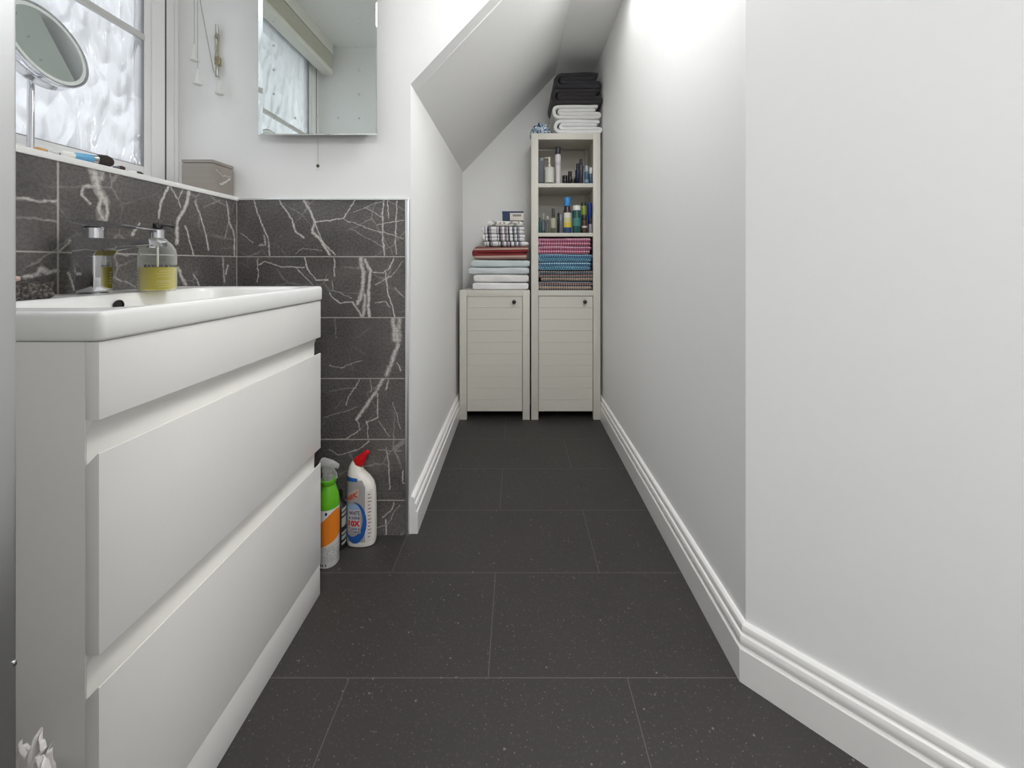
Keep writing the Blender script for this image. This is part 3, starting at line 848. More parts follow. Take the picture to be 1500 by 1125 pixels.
def rod(bm, a, b, prof, seg=18):
    """revolve prof (t along a->b, radius)"""
    a = Vector(a); b = Vector(b); d = b - a; q = Vector((0, 0, 1)).rotation_difference(d.normalized()).to_matrix().to_4x4()
    b2 = bmesh.new(); lathe(b2, [(r, t * d.length) for t, r in prof], seg)
    bmesh.ops.transform(b2, verts=b2.verts, matrix=Matrix.Translation(a) @ q)
    me = bpy.data.meshes.new('t'); b2.to_mesh(me); b2.free(); bm.from_mesh(me); bpy.data.meshes.remove(me)

def sillpt(px, X, dz): 
    Y = X * F / (px - VX); return Vector((X, Y, SZ + dz))
# powder brush
p0, p1, p2, p3 = sillpt(88, -.944, .0072), sillpt(107, -.944, .0090), sillpt(137, -.942, .0118), sillpt(164, -.940, .0143)
br = thing('makeup_brush', 'fat make-up brush with light blue handle and dark brown bristles on the sill', 'brush', tuple(p0 - Vector((0, 0, .007))))
bm = B(); rod(bm, p0, p1, [(0, .004), (.05, .0058), (1, .0070)]); sub(mk('handle_end', bm, M['white_pl'], br), br)
bm = B(); rod(bm, p1, p2, [(0, .0070), (.1, .0082), (.7, .0094), (.85, .0100)]); sub(mk('handle', bm, simple('light_blue_plastic', (104, 172, 212), .3), br), br)
bm = B(); rod(bm, p1 + (p2 - p1) * .85, p2 + (p3 - p2) * .1, [(0, .0102), (1, .0106)]); sub(mk('ferrule', bm, M['chrome'], br), br)
bm = B(); rod(bm, p2 + (p3 - p2) * .08, p3, [(0, .0100), (.3, .0132), (.65, .0138), (.9, .0100), (1, 0)]); sub(mk('bristles', bm, simple('dark_bristles', (58, 50, 46), .9, bump=.8, bscale=400, var=.4), br), br)
# blue brush handle behind
q0, q1 = sillpt(98, -.968, .0045), sillpt(134, -.968, .006)
o = thing('makeup_brush', 'thin make-up brush with dark blue handle lying behind the fat light blue one', 'brush', tuple(q0 - Vector((0, 0, .0045))))
bm = B(); rod(bm, q0, q1, [(0, .0022), (.3, .0042), (1, .0035)]); sub(mk('handle', bm, simple('navy_plastic', (40, 70, 128), .3), o), o)
bm = B(); rod(bm, q1, q1 + (q1 - q0) * .25, [(0, .0036), (.6, .005), (1, .001)]); sub(mk('bristles', bm, simple('dark_bristles', (58, 50, 46), .9), o), o)
# small brushes further along
a0, a1, a2 = sillpt(166, -.934, .0032), sillpt(173.5, -.934, .0045), sillpt(182, -.934, .0055)
o = thing('makeup_brush', 'small make-up brush with short dark tip, right of the fat brush on the sill', 'brush', tuple(a0 - Vector((0, 0, .003))))
bm = B(); rod(bm, a0, a1, [(0, .0018), (1, .0038)]); sub(mk('handle', bm, simple('blue_grey_metal', (96, 112, 124), .35, .5), o), o)
bm = B(); rod(bm, a1, a2, [(0, .0038), (.5, .0054), (.9, .0045), (1, 0)]); sub(mk('bristles', bm, simple('brown_bristles', (74, 54, 44), .9), o), o)
a0, a1, a2 = sillpt(188, -.934, .0026), sillpt(199, -.934, .0030), sillpt(210, -.934, .0036)
o = thing('makeup_brush', 'slim white-handled make-up brush with grey tip, nearest the window frame post', 'brush', tuple(a0 - Vector((0, 0, .0026))))
bm = B(); rod(bm, a0, a1, [(0, .0015), (1, .0030)]); sub(mk('handle', bm, M['white_pl'], o), o)
bm = B(); rod(bm, a1, a2, [(0, .0032), (.6, .0042), (1, .0008)]); sub(mk('bristles', bm, simple('grey_bristles', (70, 68, 66), .9), o), o)
a0, a1 = sillpt(50, -.936, .0036), sillpt(66, -.936, .0036)
bm = B(); rod(bm, a0, a1, [(0, .001), (.2, .0034), (1, .0036)]); o = tag(mk('pencil', bm, simple('orange_wood', (200, 150, 84), .5)), 'short orange pencil lying on the sill beside the mirror stem', 'pencil')
a0, a1 = sillpt(68, -.936, .0034), sillpt(87, -.936, .0034)
o = thing('tube', 'slim clear and silver tube lying on the sill between pencil and brushes', 'tube', tuple(a0 - Vector((0, 0, .0034))))
bm = B(); rod(bm, a0, a0 + (a1 - a0) * .88, [(0, .0030), (1, .0032)]); sub(mk('barrel', bm, simple('pale_silver', (206, 208, 206), .3, .3), o), o)
bm = B(); rod(bm, a0 + (a1 - a0) * .88, a1, [(0, .0034), (1, .0030)]); sub(mk('cap', bm, simple('dark_grey_cap', (96, 96, 98), .4), o), o)

# ---------------------------------------------------------------- cabinets at the far end
YCF, YCB = 2.319, 2.625
S = F / YCF
def cabx(px): return PX(px, YCF)
def cabz(py): return PZ(py, YCF)
gm = M['greige']
def cabinet(name, label, x0, x1, H1, zdt, tall):
    c = thing(name, label, 'cabinet', ((x0 + x1) / 2, (YCF + YCB) / 2, 0))
    lw = .041
    for (a, b_) in ((x0, x0 + lw), (x1 - lw, x1)):
        bm = B(); box(bm, a, b_, YCF, YCF + .035, 0, H1, .0015); sub(mk('post', bm, gm, c), c)
        bm = B(); box(bm, a, b_, YCB - .035, YCB, 0, H1, .0015); sub(mk('post', bm, gm, c), c)
    for a in (x0 + .006, x1 - .024):
        bm = B(); box(bm, a, a + .018, YCF + .035, YCB - .035, .045, H1 - .0, .001); sub(mk('side_panel', bm, gm, c), c)
    bm = B(); box(bm, x0 + .02, x1 - .02, YCB - .018, YCB - .010, .045, H1 - .02); sub(mk('back_panel', bm, gm, c), c)
    bm = B(); box(bm, x0 + lw, x1 - lw, YCF, YCF + .02, H1 - .036, H1, .001)
    box(bm, x0 + .024, x1 - .024, YCF + .02, YCB - .035, H1 - .018, H1 - .0005, .001)
    sub(mk('top', bm, gm, c), c)
    # door with horizontal boards
    dx0, dx1, dz0 = x0 + lw + .0025, x1 - lw - .0025, .047
    bm = B(); n = 10; hb = (zdt - dz0) / n; yf = YCF + .004
    prof = []
    for k in range(n):
        a = dz0 + k * hb; b_ = a + hb
        prof += [(yf + .0022, a), (yf, a + .0016), (yf, b_ - .0016), (yf + .0022, b_)]
    poly = prof + [(yf + .018, zdt), (yf + .018, dz0)]
    prism(bm, poly, 0, dx0, dx1)
    d = sub(mk('door', bm, gm, c, angle=20), c)
    kz = cabz(442)
    bm = B(); lathe(bm, [(.004, 0), (.004, .008), (.0085, .011), (.0115, .016), (.0105, .021), (.005, .024), (0, .0245)], 24)
    bmesh.ops.rotate(bm, verts=bm.verts, matrix=Matrix.Rotation(PI / 2, 3, 'X'))
    bmesh.ops.translate(bm, verts=bm.verts, vec=(dx1 - .047, yf, kz)); mk('knob', bm, M['black'], d)
    bm = B(); box(bm, x0 + .024, x1 - .024, YCF + .024, YCB - .02, .047, .063); sub(mk('bottom', bm, gm, c), c)
    return c
HL, HT = cabz(425), cabz(195)
lx0, lx1 = cabx(673.2), cabx(776)
tx0, tx1 = cabx(778.2), cabx(879.5)
lowc = cabinet('storage_cabinet', 'low beige cabinet with a slatted door and towels piled on top', lx0, lx1, HL, cabz(434), False)
tallc = cabinet('tall_storage_cabinet', 'tall beige cabinet with open shelves above a slatted door, beside right wall', tx0, tx1, HT, cabz(434), True)
for (a, b_, nm) in ((cabz(274), cabz(268.2), 'shelf'), (cabz(346.2), cabz(341), 'shelf')):
    bm = B(); box(bm, tx0 + .025, tx1 - .025, YCF + .006, YCB - .02, a, b_, .001)
    sub(mk(nm, bm, gm, tallc), tallc)
bm = B(); box(bm, tx0 + .041, tx1 - .041, YCF, YCF + .02, cabz(433.5), cabz(425.5), .001)
box(bm, tx0 + .025, tx1 - .025, YCF + .02, YCB - .02, cabz(430), cabz(425.5)); sub(mk('middle_rail', bm, gm, tallc), tallc)

# ---------------------------------------------------------------- towels
def fold_path(kind, w, t):
    """centre line in (x,z); returns list. layers of thickness t"""
    pts = []
    def arc(cx, cz, r, a0, a1, n=10):
        for i in range(1, n): 
            a = a0 + (a1 - a0) * i / n; pts.append((cx + r * math.cos(a), cz + r * math.sin(a)))
    h = w / 2
    if kind == 'wrap4':                       # bath towel: outer sheet round an inner fold
        r1, r2 = t / 2, 1.5 * t
        zl = [(.5 + i) * t for i in range(4)]
        pts.append((h - r2 - t * .2, zl[2])); pts.append((-h + 2 * t + r1, zl[2]))
        arc(-h + 2 * t + r1, zl[2] - r1, r1, PI / 2, 1.5 * PI, 8)
        pts.append((-h + 2 * t + r1, zl[1])); pts.append((h - t, zl[1]))
        arc(h - t, zl[1] - r1, r1, PI / 2, -PI / 2, 8)
        pts.append((h - t, zl[0])); pts.append((-h + 2 * t, zl[0]))
        arc(-h + 2 * t, zl[0] + r2, r2, -PI / 2, -1.5 * PI, 14)
        pts.append((-h + 2 * t, zl[3])); pts.append((h - t * .9, zl[3]))
        return pts
    n = kind                                   # zigzag of n layers
    r = t / 2
    if n == 1: return [(-h + .001, r), (h - .001, r)]
    side = -1 if n % 2 == 0 else 1
    pts.append((-side * (h - r), r)) if False else pts.append(((h - r) if n % 2 == 0 else -(h - r), r))
    cur = 1 if n % 2 == 0 else -1
    for k in range(n - 1):
        z = r + k * t; nx_ = -cur
        pts.append((nx_ * (h - r), z)); arc(nx_ * (h - r), z + r, r, -PI / 2, (-1.5 * PI if nx_ < 0 else PI / 2), 8)
        pts.append((nx_ * (h - r), z + t)); cur = nx_
    pts.append((-cur * (h - r * .6), r + (n - 1) * t))
    return pts

def dense(pts, step):
    out = [Vector(pts[0])]
    for a, b_ in zip(pts[:-1], pts[1:]):
        a = Vector(a); b_ = Vector(b_); L = (b_ - a).length
        if L < 1e-6: continue
        n = max(1, int(L / step))
        for i in range(1, n + 1): out.append(a.lerp(b_, i / n))
    return out

def towel(name, label, cat, group, mat, px0, px1, ytop, ybot, kind=2, yf=2.335, dep=.25, z0=None, seed=0, sag=0.0, wob=.0014, tag_it=True, bulge=.0, zt=None, warp=True):
    sc = F / yf
    x0, x1 = PX(px0, yf), PX(px1, yf)
    zb = z0 if z0 is not None else PZ(ybot, yf); ht = (zt if zt is not None else PZ(ytop, yf)) - zb
    w = x1 - x0; n = 4 if kind == 'wrap4' else kind; t = (ht - .0022) / n
    path = dense(fold_path(kind, w, t), .012); bm = B(); rings = []
    rnd = random.Random(seed)
    ph = [rnd.uniform(0, 6.28) for _ in range(6)]
    ny_ = 8; hd = dep / 2; ht_ = t * .49; rc = min(ht_ * .95, .012 if n == 1 else (.0055 if kind == 'wrap4' else .009))
    cs = []                                    # cross-section loop: (off normal, y)
    for sgn_y, sgn_n, a0 in ((-1, -1, PI), (1, -1, 1.5 * PI), (1, 1, 0), (-1, 1, .5 * PI)):
        for i in range(4):
            a = a0 + (PI / 2) * i / 3
            cs.append((sgn_n * (ht_ - rc) + rc * math.sin(a), sgn_y * (hd - rc) + rc * math.cos(a)))
        if sgn_y == -1 and sgn_n == -1:
            for i in range(1, ny_): cs.append((-ht_, -(hd - rc) + 2 * (hd - rc) * i / ny_))
        if sgn_y == 1 and sgn_n == 1:
            for i in range(1, ny_): cs.append((ht_, (hd - rc) - 2 * (hd - rc) * i / ny_))
    L = len(path)
    for i, p in enumerate(path):
        d = (path[min(i + 1, L - 1)] - path[max(i - 1, 0)])
        d = d.normalized() if d.length > 1e-9 else Vector((1, 0))
        nn = Vector((-d.y, d.x)); ring_ = []
        edge = 1.0 if 0 < i < L - 1 else .7
        for on, oy in cs:
            x = p.x + nn.x * on * edge; z = p.y + nn.y * on * edge
            fr_ = .0025 * math.sin(x * 31 + ph[0] + z * 60) * (1 if oy < 0 else -1)
            yy = oy + fr_ + .0015 * math.sin(z * 210 + ph[1])
            xx = x + wob * 1.2 * math.sin(z / t * 1.7 + ph[2])
            if warp:
                zz = z + (wob * math.sin(x * 14 + ph[3]) * min(1, z / ht) - sag * (x / (w / 2)) ** 2 * min(1, z / ht))
            else: zz = z
            ring_.append(bm.verts.new((xx, yy, max(zz, .0004))))
        rings.append(ring_)
    k = len(cs)
    for a, b_ in zip(rings[:-1], rings[1:]):
        for i in range(k): bm.faces.new([a[i], a[(i + 1) % k], b_[(i + 1) % k], b_[i]])
    bm.faces.new(rings[0]); bm.faces.new(rings[-1])
    o = mk(name, bm, mat, angle=70)
    o.location = ((x0 + x1) / 2, yf + dep / 2, zb)
    tag(o, label, cat, group)
    return o

G1 = 'towels on the low cabinet'
z = HL + .0005
def stack(rows, yf, group):
    global z
    for k, (nm, label, mat, a, b_, hpx, kind, kw) in enumerate(rows):
        h = hpx / (F / yf)
        towel(nm, label, 'towel', group, mat, a, b_, 0, 0, kind, yf, z0=z, zt=z + h, seed=k + int(a), **kw)
        z += h + .0006

plaid = stripes_x('white_grey_check_cotton', (226, 226, 226), [(-.116, -.110, (150, 146, 152)), (-.100, -.088, (84, 80, 88)), (-.088, -.076, (158, 152, 158)), (-.046, -.040, (130, 126, 132)), (-.034, -.022, (84, 78, 86)), (-.022, -.012, (164, 154, 162)),
        (.000, .006, (110, 100, 110)), (.006, .016, (150, 138, 148)), (.020, .030, (92, 80, 92)), (.046, .056, (84, 82, 94)), (.058, .062, (130, 140, 158)), (.070, .078, (92, 98, 114)), (.078, .088, (158, 160, 172))], .004)
floral = blotch('white_speckled_cotton', [(228, 227, 222), (232, 231, 228), (226, 224, 220), (230, 229, 226), (222, 219, 214), (230, 230, 228), (150, 146, 140), (224, 222, 218)], 75)
redm = bands_z('red_tan_striped_cotton', (112, 62, 58), [(-.002, .010, (140, 112, 104)), (.012, .0235, (186, 160, 148)), (.026, .056, (124, 42, 44)), (.058, .067, (188, 158, 146)), (.070, .090, (128, 88, 82))], -.015)
rows = [
    ('folded_towel', 'white towel at the bottom of the pile on the low cabinet', M['t_white'], 692, 774, 11.0, 1, {}),
    ('folded_towel', 'white towel second from the bottom of the pile on the low cabinet', M['t_warm'], 694, 775, 11.6, 1, {}),
    ('folded_towel', 'pale blue-grey towel sticking out furthest left in the low cabinet pile', M['t_aqua2'], 686, 775, 10.4, 1, {}),
    ('folded_towel', 'pale aqua towel directly under the red striped one', M['t_aqua'], 689.5, 776, 10.6, 1, {}),
    ('folded_towel', 'dark red towel with tan stripes in the middle of the pile', redm, 696, 776.5, 19.6, 2, {'sag': -.004}),
    ('folded_towel', 'white and grey check tea towel lying directly on the red striped towel', plaid, 709, 774, 7.5, 1, {}),
    ('folded_towel', 'white and grey check towel, middle of the three check ones', plaid, 708, 771, 10.4, 2, {}),
    ('folded_towel', 'white and grey check towel, topmost of the three check ones', plaid, 707.5, 770, 11.0, 2, {}),
    ('folded_towel', 'white speckled cloth under the navy box at the top of the pile', floral, 714, 766, 8.4, 1, {}),
]
stack(rows, 2.335, G1)
ztop = z
nb = thing('gift_box', 'flat navy blue box on top of the towel pile, behind the pale card', 'box', (PX(751.5, 2.40), 2.42, ztop))
bm = B(); box(bm, PX(736, 2.40) - nb.location.x, PX(766.5, 2.40) - nb.location.x, -.03, .05, 0, .058, .0015); mk('body', bm, simple('navy_card', (30, 54, 92), .45), nb)
bm = B(); box(bm, PX(735.6, 2.40) - nb.location.x, PX(767, 2.40) - nb.location.x, -.0315, .0515, .045, .0605, .0015); mk('lid', bm, simple('navy_card_lid', (28, 50, 90), .4), nb)
pb = thing('soap_carton', 'small pale carton with a grey panel, standing in front of the navy box', 'box', (PX(757, 2.36), 2.362, ztop))
bm = B(); box(bm, PX(747, 2.36) - pb.location.x, PX(767, 2.36) - pb.location.x, -.016, .020, 0, .044, .001); mk('carton', bm, simple('pale_card', (206, 200, 190), .5), pb)
bm = B(); box(bm, -.024, .026, -.0167, -.0161, .024, .036); mk('printed_panel', bm, simple('grey_print', (128, 124, 122), .5), pb)

# woven towels inside the tall cabinet
G2 = 'woven towels inside the tall cabinet'
z = cabz(425.5) + .0008
pink = rows_mat('pink_woven_cotton', [(150, 66, 96), (178, 96, 124), (156, 82, 112), (200, 140, 164)], [(218, 172, 190), (226, 200, 210), (206, 156, 178), (232, 206, 216)])
blue = rows_mat('blue_woven_cotton', [(66, 112, 140), (112, 162, 184), (56, 98, 136), (104, 150, 176)], [(170, 198, 212), (50, 80, 108), (160, 192, 210), (184, 208, 220)])
gry = rows_mat('grey_multicoloured_woven_cotton', [(84, 78, 80), (148, 126, 108), (92, 90, 96), (112, 78, 76), (84, 94, 104)], [(176, 172, 166), (206, 186, 166), (188, 186, 188), (172, 158, 156), (170, 176, 182)], rowh=.0105)
rows = [
    ('folded_towel', 'grey woven towel with dotted bands at the very bottom of the open compartment', gry, 788.5, 869.5, 13.0, 2, {'dep': .24, 'wob': .0015}),
    ('folded_towel', 'grey and tan woven towel directly under the blue ones', gry, 789.5, 872, 15.8, 3, {'dep': .24, 'wob': .0015}),
    ('folded_towel', 'blue woven towel, lower of the two blue ones', blue, 789, 867.5, 12.2, 2, {'dep': .24, 'wob': .0015}),
    ('folded_towel', 'blue woven towel, upper of the two blue ones, under the pink', blue, 789, 869, 11.6, 2, {'dep': .24, 'wob': .0015}),
    ('folded_towel', 'pink woven towel, lower of the two pink ones', pink, 788.3, 867, 11.6, 2, {'dep': .24, 'wob': .0015}),
    ('folded_towel', 'pink woven towel right under the cabinet shelf', pink, 789, 867.5, 11.6, 2, {'dep': .24, 'wob': .0015}),
]
stack(rows, 2.328, G2)

# bath towels on top of the tall cabinet
G3 = 'bath towels on top of the tall cabinet'
z = HT + .0008
rows = [
    ('bath_towel', 'white folded bath towel lying directly on the tall cabinet', M['t_white'], 811, 883, 21.0, 'wrap4', {'dep': .27}),
    ('bath_towel', 'white folded bath towel under the two charcoal towels', M['t_warm'], 808.5, 881, 21.8, 'wrap4', {'dep': .27}),
    ('bath_towel', 'charcoal bath towel resting on the white ones', M['t_char2'], 807, 883.2, 23.5, 'wrap4', {'dep': .27}),
    ('bath_towel', 'charcoal bath towel topmost of the pile on the tall cabinet', M['t_char'], 811.5, 881, 23.5, 'wrap4', {'dep': .27, 'sag': .006}),
]
stack(rows, 2.325, G3)
# crumpled patterned cloth
bm = B(); bmesh.ops.create_icosphere(bm, subdivisions=5, radius=1.0)
ccx, ccy = PX(792, 2.36), 2.39
for v in bm.verts:
    d = v.co.copy(); r = 1 + .22 * noise.noise(d * 2.3) + .16 * noise.noise(d * 5.5) + .05 * noise.noise(d * 12)
    v.co = Vector((ccx + d.x * .058 * r, ccy + d.y * .075 * r, HT + .001 + max(0, .020 + d.z * .050 * r)))
    if d.z < -.45: v.co.z = HT + .001
tag(mk('patterned_cloth', bm, blotch('blue_white_patterned_cloth', [(206, 214, 222), (28, 44, 78), (186, 202, 218), (214, 220, 226), (110, 146, 182), (36, 52, 84), (200, 210, 220)], 95)),
    'crumpled blue and white patterned cloth at the top left of the tall cabinet', 'cloth')

# ---------------------------------------------------------------- toiletries
def bottle(name, label, cat, px0, px1, ytop, zs, Y=2.365, body=(60, 60, 66), cap=None, capf=.22, neckf=.05, lab=None, labr=(.2, .7), group=None, shape='round', rough=.25, squash=1.0, clear=False, capr=.62, pump=None, metal=0.0):
    r = (px1 - px0) / 2 / (F / Y); x = PX((px0 + px1) / 2, Y); h = PZ(ytop, Y) - zs
    t = thing(name, label, cat, (x, Y, zs + .0008), group=group)
    bmat = clearish('tint_%d_%d_%d' % body, body, .45, .1) if clear else simple('plastic_%d_%d_%d' % body, body, rough, metal)
    hb = h * (1 - capf) if cap else h
    nk = h * neckf; bm = B(); rn = r * capr
    if shape == 'round':
        prof = [(0, 0), (r * .92, 0), (r, r * .12), (r, hb - nk - r * .45), (r * .9, hb - nk - r * .16), (rn, hb - nk), (rn * .9, hb), (0, hb)]
    elif shape == 'can':
        prof = [(0, 0), (r * .95, 0), (r, r * .1), (r, hb - nk - r * .2), (r * .93, hb - nk), (rn, hb - nk + .001), (rn, hb), (0, hb)]
    elif shape == 'taper':
        prof = [(0, 0), (r * .55, 0), (r * .6, .002), (r * .98, hb * .75), (r, hb * .9), (r * .8, hb), (0, hb)]
    elif shape == 'box':
        prof = None; box(bm, -r, r, -r * .8 * squash, r * .8 * squash, 0, hb, min(.002, r * .2))
    if prof: lathe(bm, prof, 28, sy=squash)
    mk('bottle_body', bm, bmat, t)
    if cap:
        bm = B()
        if pump:
            lathe(bm, [(rn, hb), (rn, hb + h * .08), (rn * .4, hb + h * .09), (rn * .35, hb + h * .15), (rn * .8, hb + h * .155), (rn * .8, h * .985), (0, h)], 20)
            tube(bm, [(0, 0, h * .96), (-r * .8, -.004, h * .955), (-r * 1.0, -.005, h * .93)], [.0035, .003, .0025], 8)
        else:
            lathe(bm, [(rn * .96, hb - .001), (rn, hb + .001), (rn * .97, h - .002), (rn * .88, h), (0, h)], 24, sy=squash)
        mk('cap', bm, simple('cap_%d_%d_%d' % cap, cap, .35), t)
    if lab:
        bm = B(); cs = lab if isinstance(lab[0], tuple) else (lab,)
        z0, z1 = hb * labr[0], hb * labr[1]
        a0, a1 = -PI / 2 - 1.15, -PI / 2 + 1.15
        ms = []
        for k, c in enumerate(cs):
            za, zb = z0 + (z1 - z0) * k / len(cs), z0 + (z1 - z0) * (k + 1) / len(cs)
            if shape == 'box': box(bm, -r * .86, r * .86, -r * .8 * squash - .0005, -r * .8 * squash, za, zb, mi=k)
            else: grid_patch(bm, a0, a1, za, zb, 14, 1, lambda u, v: ((r + .0004) * math.cos(u), (r * squash + .0004) * math.sin(u), v), mi=k)
            ms.append(simple('label_%d_%d_%d' % c, c, .5))
        mk('bottle_label', bm, ms, t)
    return t
s1 = cabz(268.2); s2 = cabz(341)
GA, GB = 'toiletries on the top shelf', 'toiletries on the lower shelf'
bottle('toiletry_tube', 'dark grey tube standing at the far left of the top shelf', 'tube', 788.6, 797.0, 232, s1, 2.385, (70, 74, 82), group=GA, shape='box', lab=((92, 96, 104),), labr=(.1, .9))
bottle('pump_bottle', 'dark green pump bottle with a big pale label on the top shelf', 'bottle', 797.6, 811.8, 230, s1, 2.350, (54, 70, 58), (226, 222, 204), .36, .05, ((206, 208, 198),), (.04, .93), GA, capr=.28, pump=True)
bottle('spray_can', 'tall slim white can with dark cap, tallest thing on the top shelf', 'can', 812.8, 821.6, 216, s1, 2.365, (216, 212, 214), (52, 52, 60), .20, .02, ((196, 188, 194),), (.62, .74), GA, 'can', capr=.9)
bottle('cosmetic_jar', 'low black jar left of centre on the top shelf', 'jar', 823.5, 831.5, 257.5, s1, 2.360, (26, 26, 28), (18, 18, 20), .4, .02, None, group=GA, shape='can', capr=.98)
bottle('cosmetic_jar', 'narrow black jar rising behind the low jar on the top shelf', 'jar', 831.8, 837.8, 251.5, s1, 2.400, (38, 32, 34), (30, 26, 30), .35, .02, None, group=GA, shape='can', capr=.95)
bottle('cosmetic_jar', 'low black jar right of centre with a pale lid edge, top shelf', 'jar', 836.5, 843.0, 260, s1, 2.350, (30, 28, 30), (120, 112, 106), .25, .02, None, group=GA, shape='can', capr=.98)
bottle('shampoo_bottle', 'navy bottle with narrow neck standing behind the dark purple one, top shelf', 'bottle', 842.5, 850.5, 240, s1, 2.395, (26, 40, 64), (24, 30, 44), .22, .06, None, group=GA, capr=.6)
bottle('shampoo_bottle', 'dark purple-navy bottle with narrow cap on the right of the top shelf', 'bottle', 847.5, 854.5, 233.5, s1, 2.352, (52, 50, 66), (32, 34, 48), .22, .04, None, group=GA, capr=.62)
bottle('toothpaste_tube', 'blue tube with pale cap second from the right on the top shelf', 'tube', 856.0, 862.3, 243, s1, 2.352, (52, 96, 128), (168, 188, 194), .32, .02, ((112, 150, 172),), (.1, .35), GA, capr=.75)
bottle('roll_on_bottle', 'small blue-grey bottle with round white cap at the right end, top shelf', 'bottle', 862.6, 868.0, 246, s1, 2.365, (70, 92, 108), (226, 226, 224), .36, .02, None, group=GA, capr=.95)
bottle('glass_bottle', 'small teal bottle at the far left of the lower shelf', 'bottle', 788.3, 793.2, 319, s2, 2.350, (48, 92, 86), (70, 84, 82), .25, .03, None, group=GB)
bottle('glass_bottle', 'blue-grey glass bottle with pale cap, second from the left on the lower shelf', 'bottle', 793.0, 798.8, 312.5, s2, 2.385, (92, 104, 112), (168, 168, 160), .30, .03, ((120, 126, 138),), (.2, .8), GB)
bottle('glass_bottle', 'clear squat bottle with pale neck left of the tall sprayer, lower shelf', 'bottle', 799.0, 805.6, 317, s2, 2.348, (140, 144, 134), (178, 176, 166), .2, .06, ((96, 96, 92),), (.35, .8), GB, clear=True)
bottle('spray_bottle', 'clear olive bottle with dark sprayer top on the lower shelf', 'bottle', 806.2, 814.6, 305.5, s2, 2.352, (146, 150, 130), (68, 66, 70), .34, .05, ((174, 172, 152),), (.3, .9), GB, capr=.5, clear=True)
bottle('glass_bottle', 'dark grey narrow bottle just right of the sprayer, lower shelf', 'bottle', 815.6, 819.6, 312, s2, 2.40, (66, 66, 72), (46, 46, 50), .2, .04, None, group=GB)
bottle('toiletry_tube', 'grey tube left of the blue-capped bottle on the lower shelf', 'tube', 819.4, 824.8, 313.5, s2, 2.36, (96, 98, 106), None, group=GB, shape='box')
bottle('mouthwash_bottle', 'dark red bottle with bright blue cap and white-yellow label', 'bottle', 825.0, 837.0, 289.5, s2, 2.352, (58, 42, 48), (54, 136, 206), .24, .12, ((44, 70, 116), (210, 190, 72), (206, 200, 150), (214, 212, 204)), (.02, .74), GB, capr=.80)
bottle('shampoo_bottle', 'dark green bottle with flat white cap on the lower shelf', 'bottle', 838.4, 850.6, 301.5, s2, 2.350, (26, 86, 82), (232, 232, 228), .18, .01, ((60, 128, 124),), (.30, .66), GB, 'can', capr=.97)
bottle('shower_gel_bottle', 'lime green upside-down bottle behind the white-capped one, lower shelf', 'bottle', 850.4, 859.6, 297, s2, 2.410, (142, 158, 70), (60, 62, 64), .1, .02, None, group=GB, shape='can', capr=.8)
bottle('shower_gel_bottle', 'royal blue tapering bottle at the right back of the lower shelf', 'bottle', 860.2, 867.6, 297, s2, 2.412, (30, 58, 146), None, group=GB, shape='taper')
bottle('medicine_bottle', 'brown bottle with white band in front of the lime one, lower shelf', 'bottle', 851.6, 860.0, 315, s2, 2.350, (76, 52, 44), (34, 36, 46), .3, .03, ((206, 196, 190),), (.40, .55), GB, 'can', capr=.9)
bottle('toiletry_tube', 'small pale grey tube at the right end of the lower shelf', 'tube', 862.2, 867.4, 319, s2, 2.352, (150, 150, 156), (60, 58, 60), .4, .02, None, group=GB)

# ---------------------------------------------------------------- cleaning bottles on the floor
KP = 460.0
def ky(py): return max(0.0006, H - (py - VY) / KP)
def kx(px): return -(VX - px) / KP
CYB = 1.300
tc = thing('toilet_cleaner_bottle', 'white angled-neck cleaner bottle with red cap against the marble tiles', 'bottle', (kx(527), CYB, 0))
SEC = [  # (cx px, cz py, half width px, half depth m, tilt deg)
    (527, 801, 17.5, .023, 0), (527, 798.5, 20.0, .026, 0), (527, 792, 21.2, .0275, 0), (527, 775, 21.3, .028, 0), (527, 750, 21.2, .028, 0), (527, 730, 20.8, .028, 0), (526.6, 718, 20.3, .0275, 0),
    (525.4, 709, 19.2, .027, 4), (523.2, 701, 16.6, .025, 9), (520.8, 695, 13.6, .022, 15), (519.6, 690.5, 11.6, .019, 22), (519.6, 686.5, 10.0, .0165, 28), (520.6, 683.0, 8.6, .0145, 34), (521.2, 681.6, 7.6, .013, 36)]
def loft(bm, secs, seg=40, e=2.6, mi=0):
    rings = []
    for cx_, cz_, hw, hd, tl in secs:
        ca, sa = math.cos(math.radians(tl)), math.sin(math.radians(tl)); ring_ = []
        for i in range(seg):
            a = 2 * PI * i / seg; c, s = math.cos(a), math.sin(a)
            u = math.copysign(abs(c) ** (2 / e), c) * hw / KP; v = math.copysign(abs(s) ** (2 / e), s) * hd
            ring_.append(bm.verts.new((kx(cx_) + u * ca, CYB + v, max(.0006, H - (cz_ - VY) / KP - u * sa))))
        rings.append(ring_)
    for a, b_ in zip(rings[:-1], rings[1:]):
        for i in range(seg):
            f = bm.faces.new([a[i], a[(i + 1) % seg], b_[(i + 1) % seg], b_[i]]); f.material_index = mi
    bm.faces.new(rings[0]); bm.faces.new(rings[-1])
bm = B(); loft(bm, SEC); sub(mk('bottle_body', bm, simple('milky_white_plastic', (232, 228, 220), .3), tc), tc)
bm = B(); loft(bm, [(521.0, 682.6, 8.6, .014, 36), (522.6, 680.4, 8.4, .014, 36), (525.0, 677.0, 8.0, .0135, 36)], 28, 2)
loft(bm, [(525.2, 676.8, 6.2, .0115, 36), (527.6, 673.6, 6.0, .011, 36), (529.6, 671.0, 4.9, .009, 36)], 28, 2)
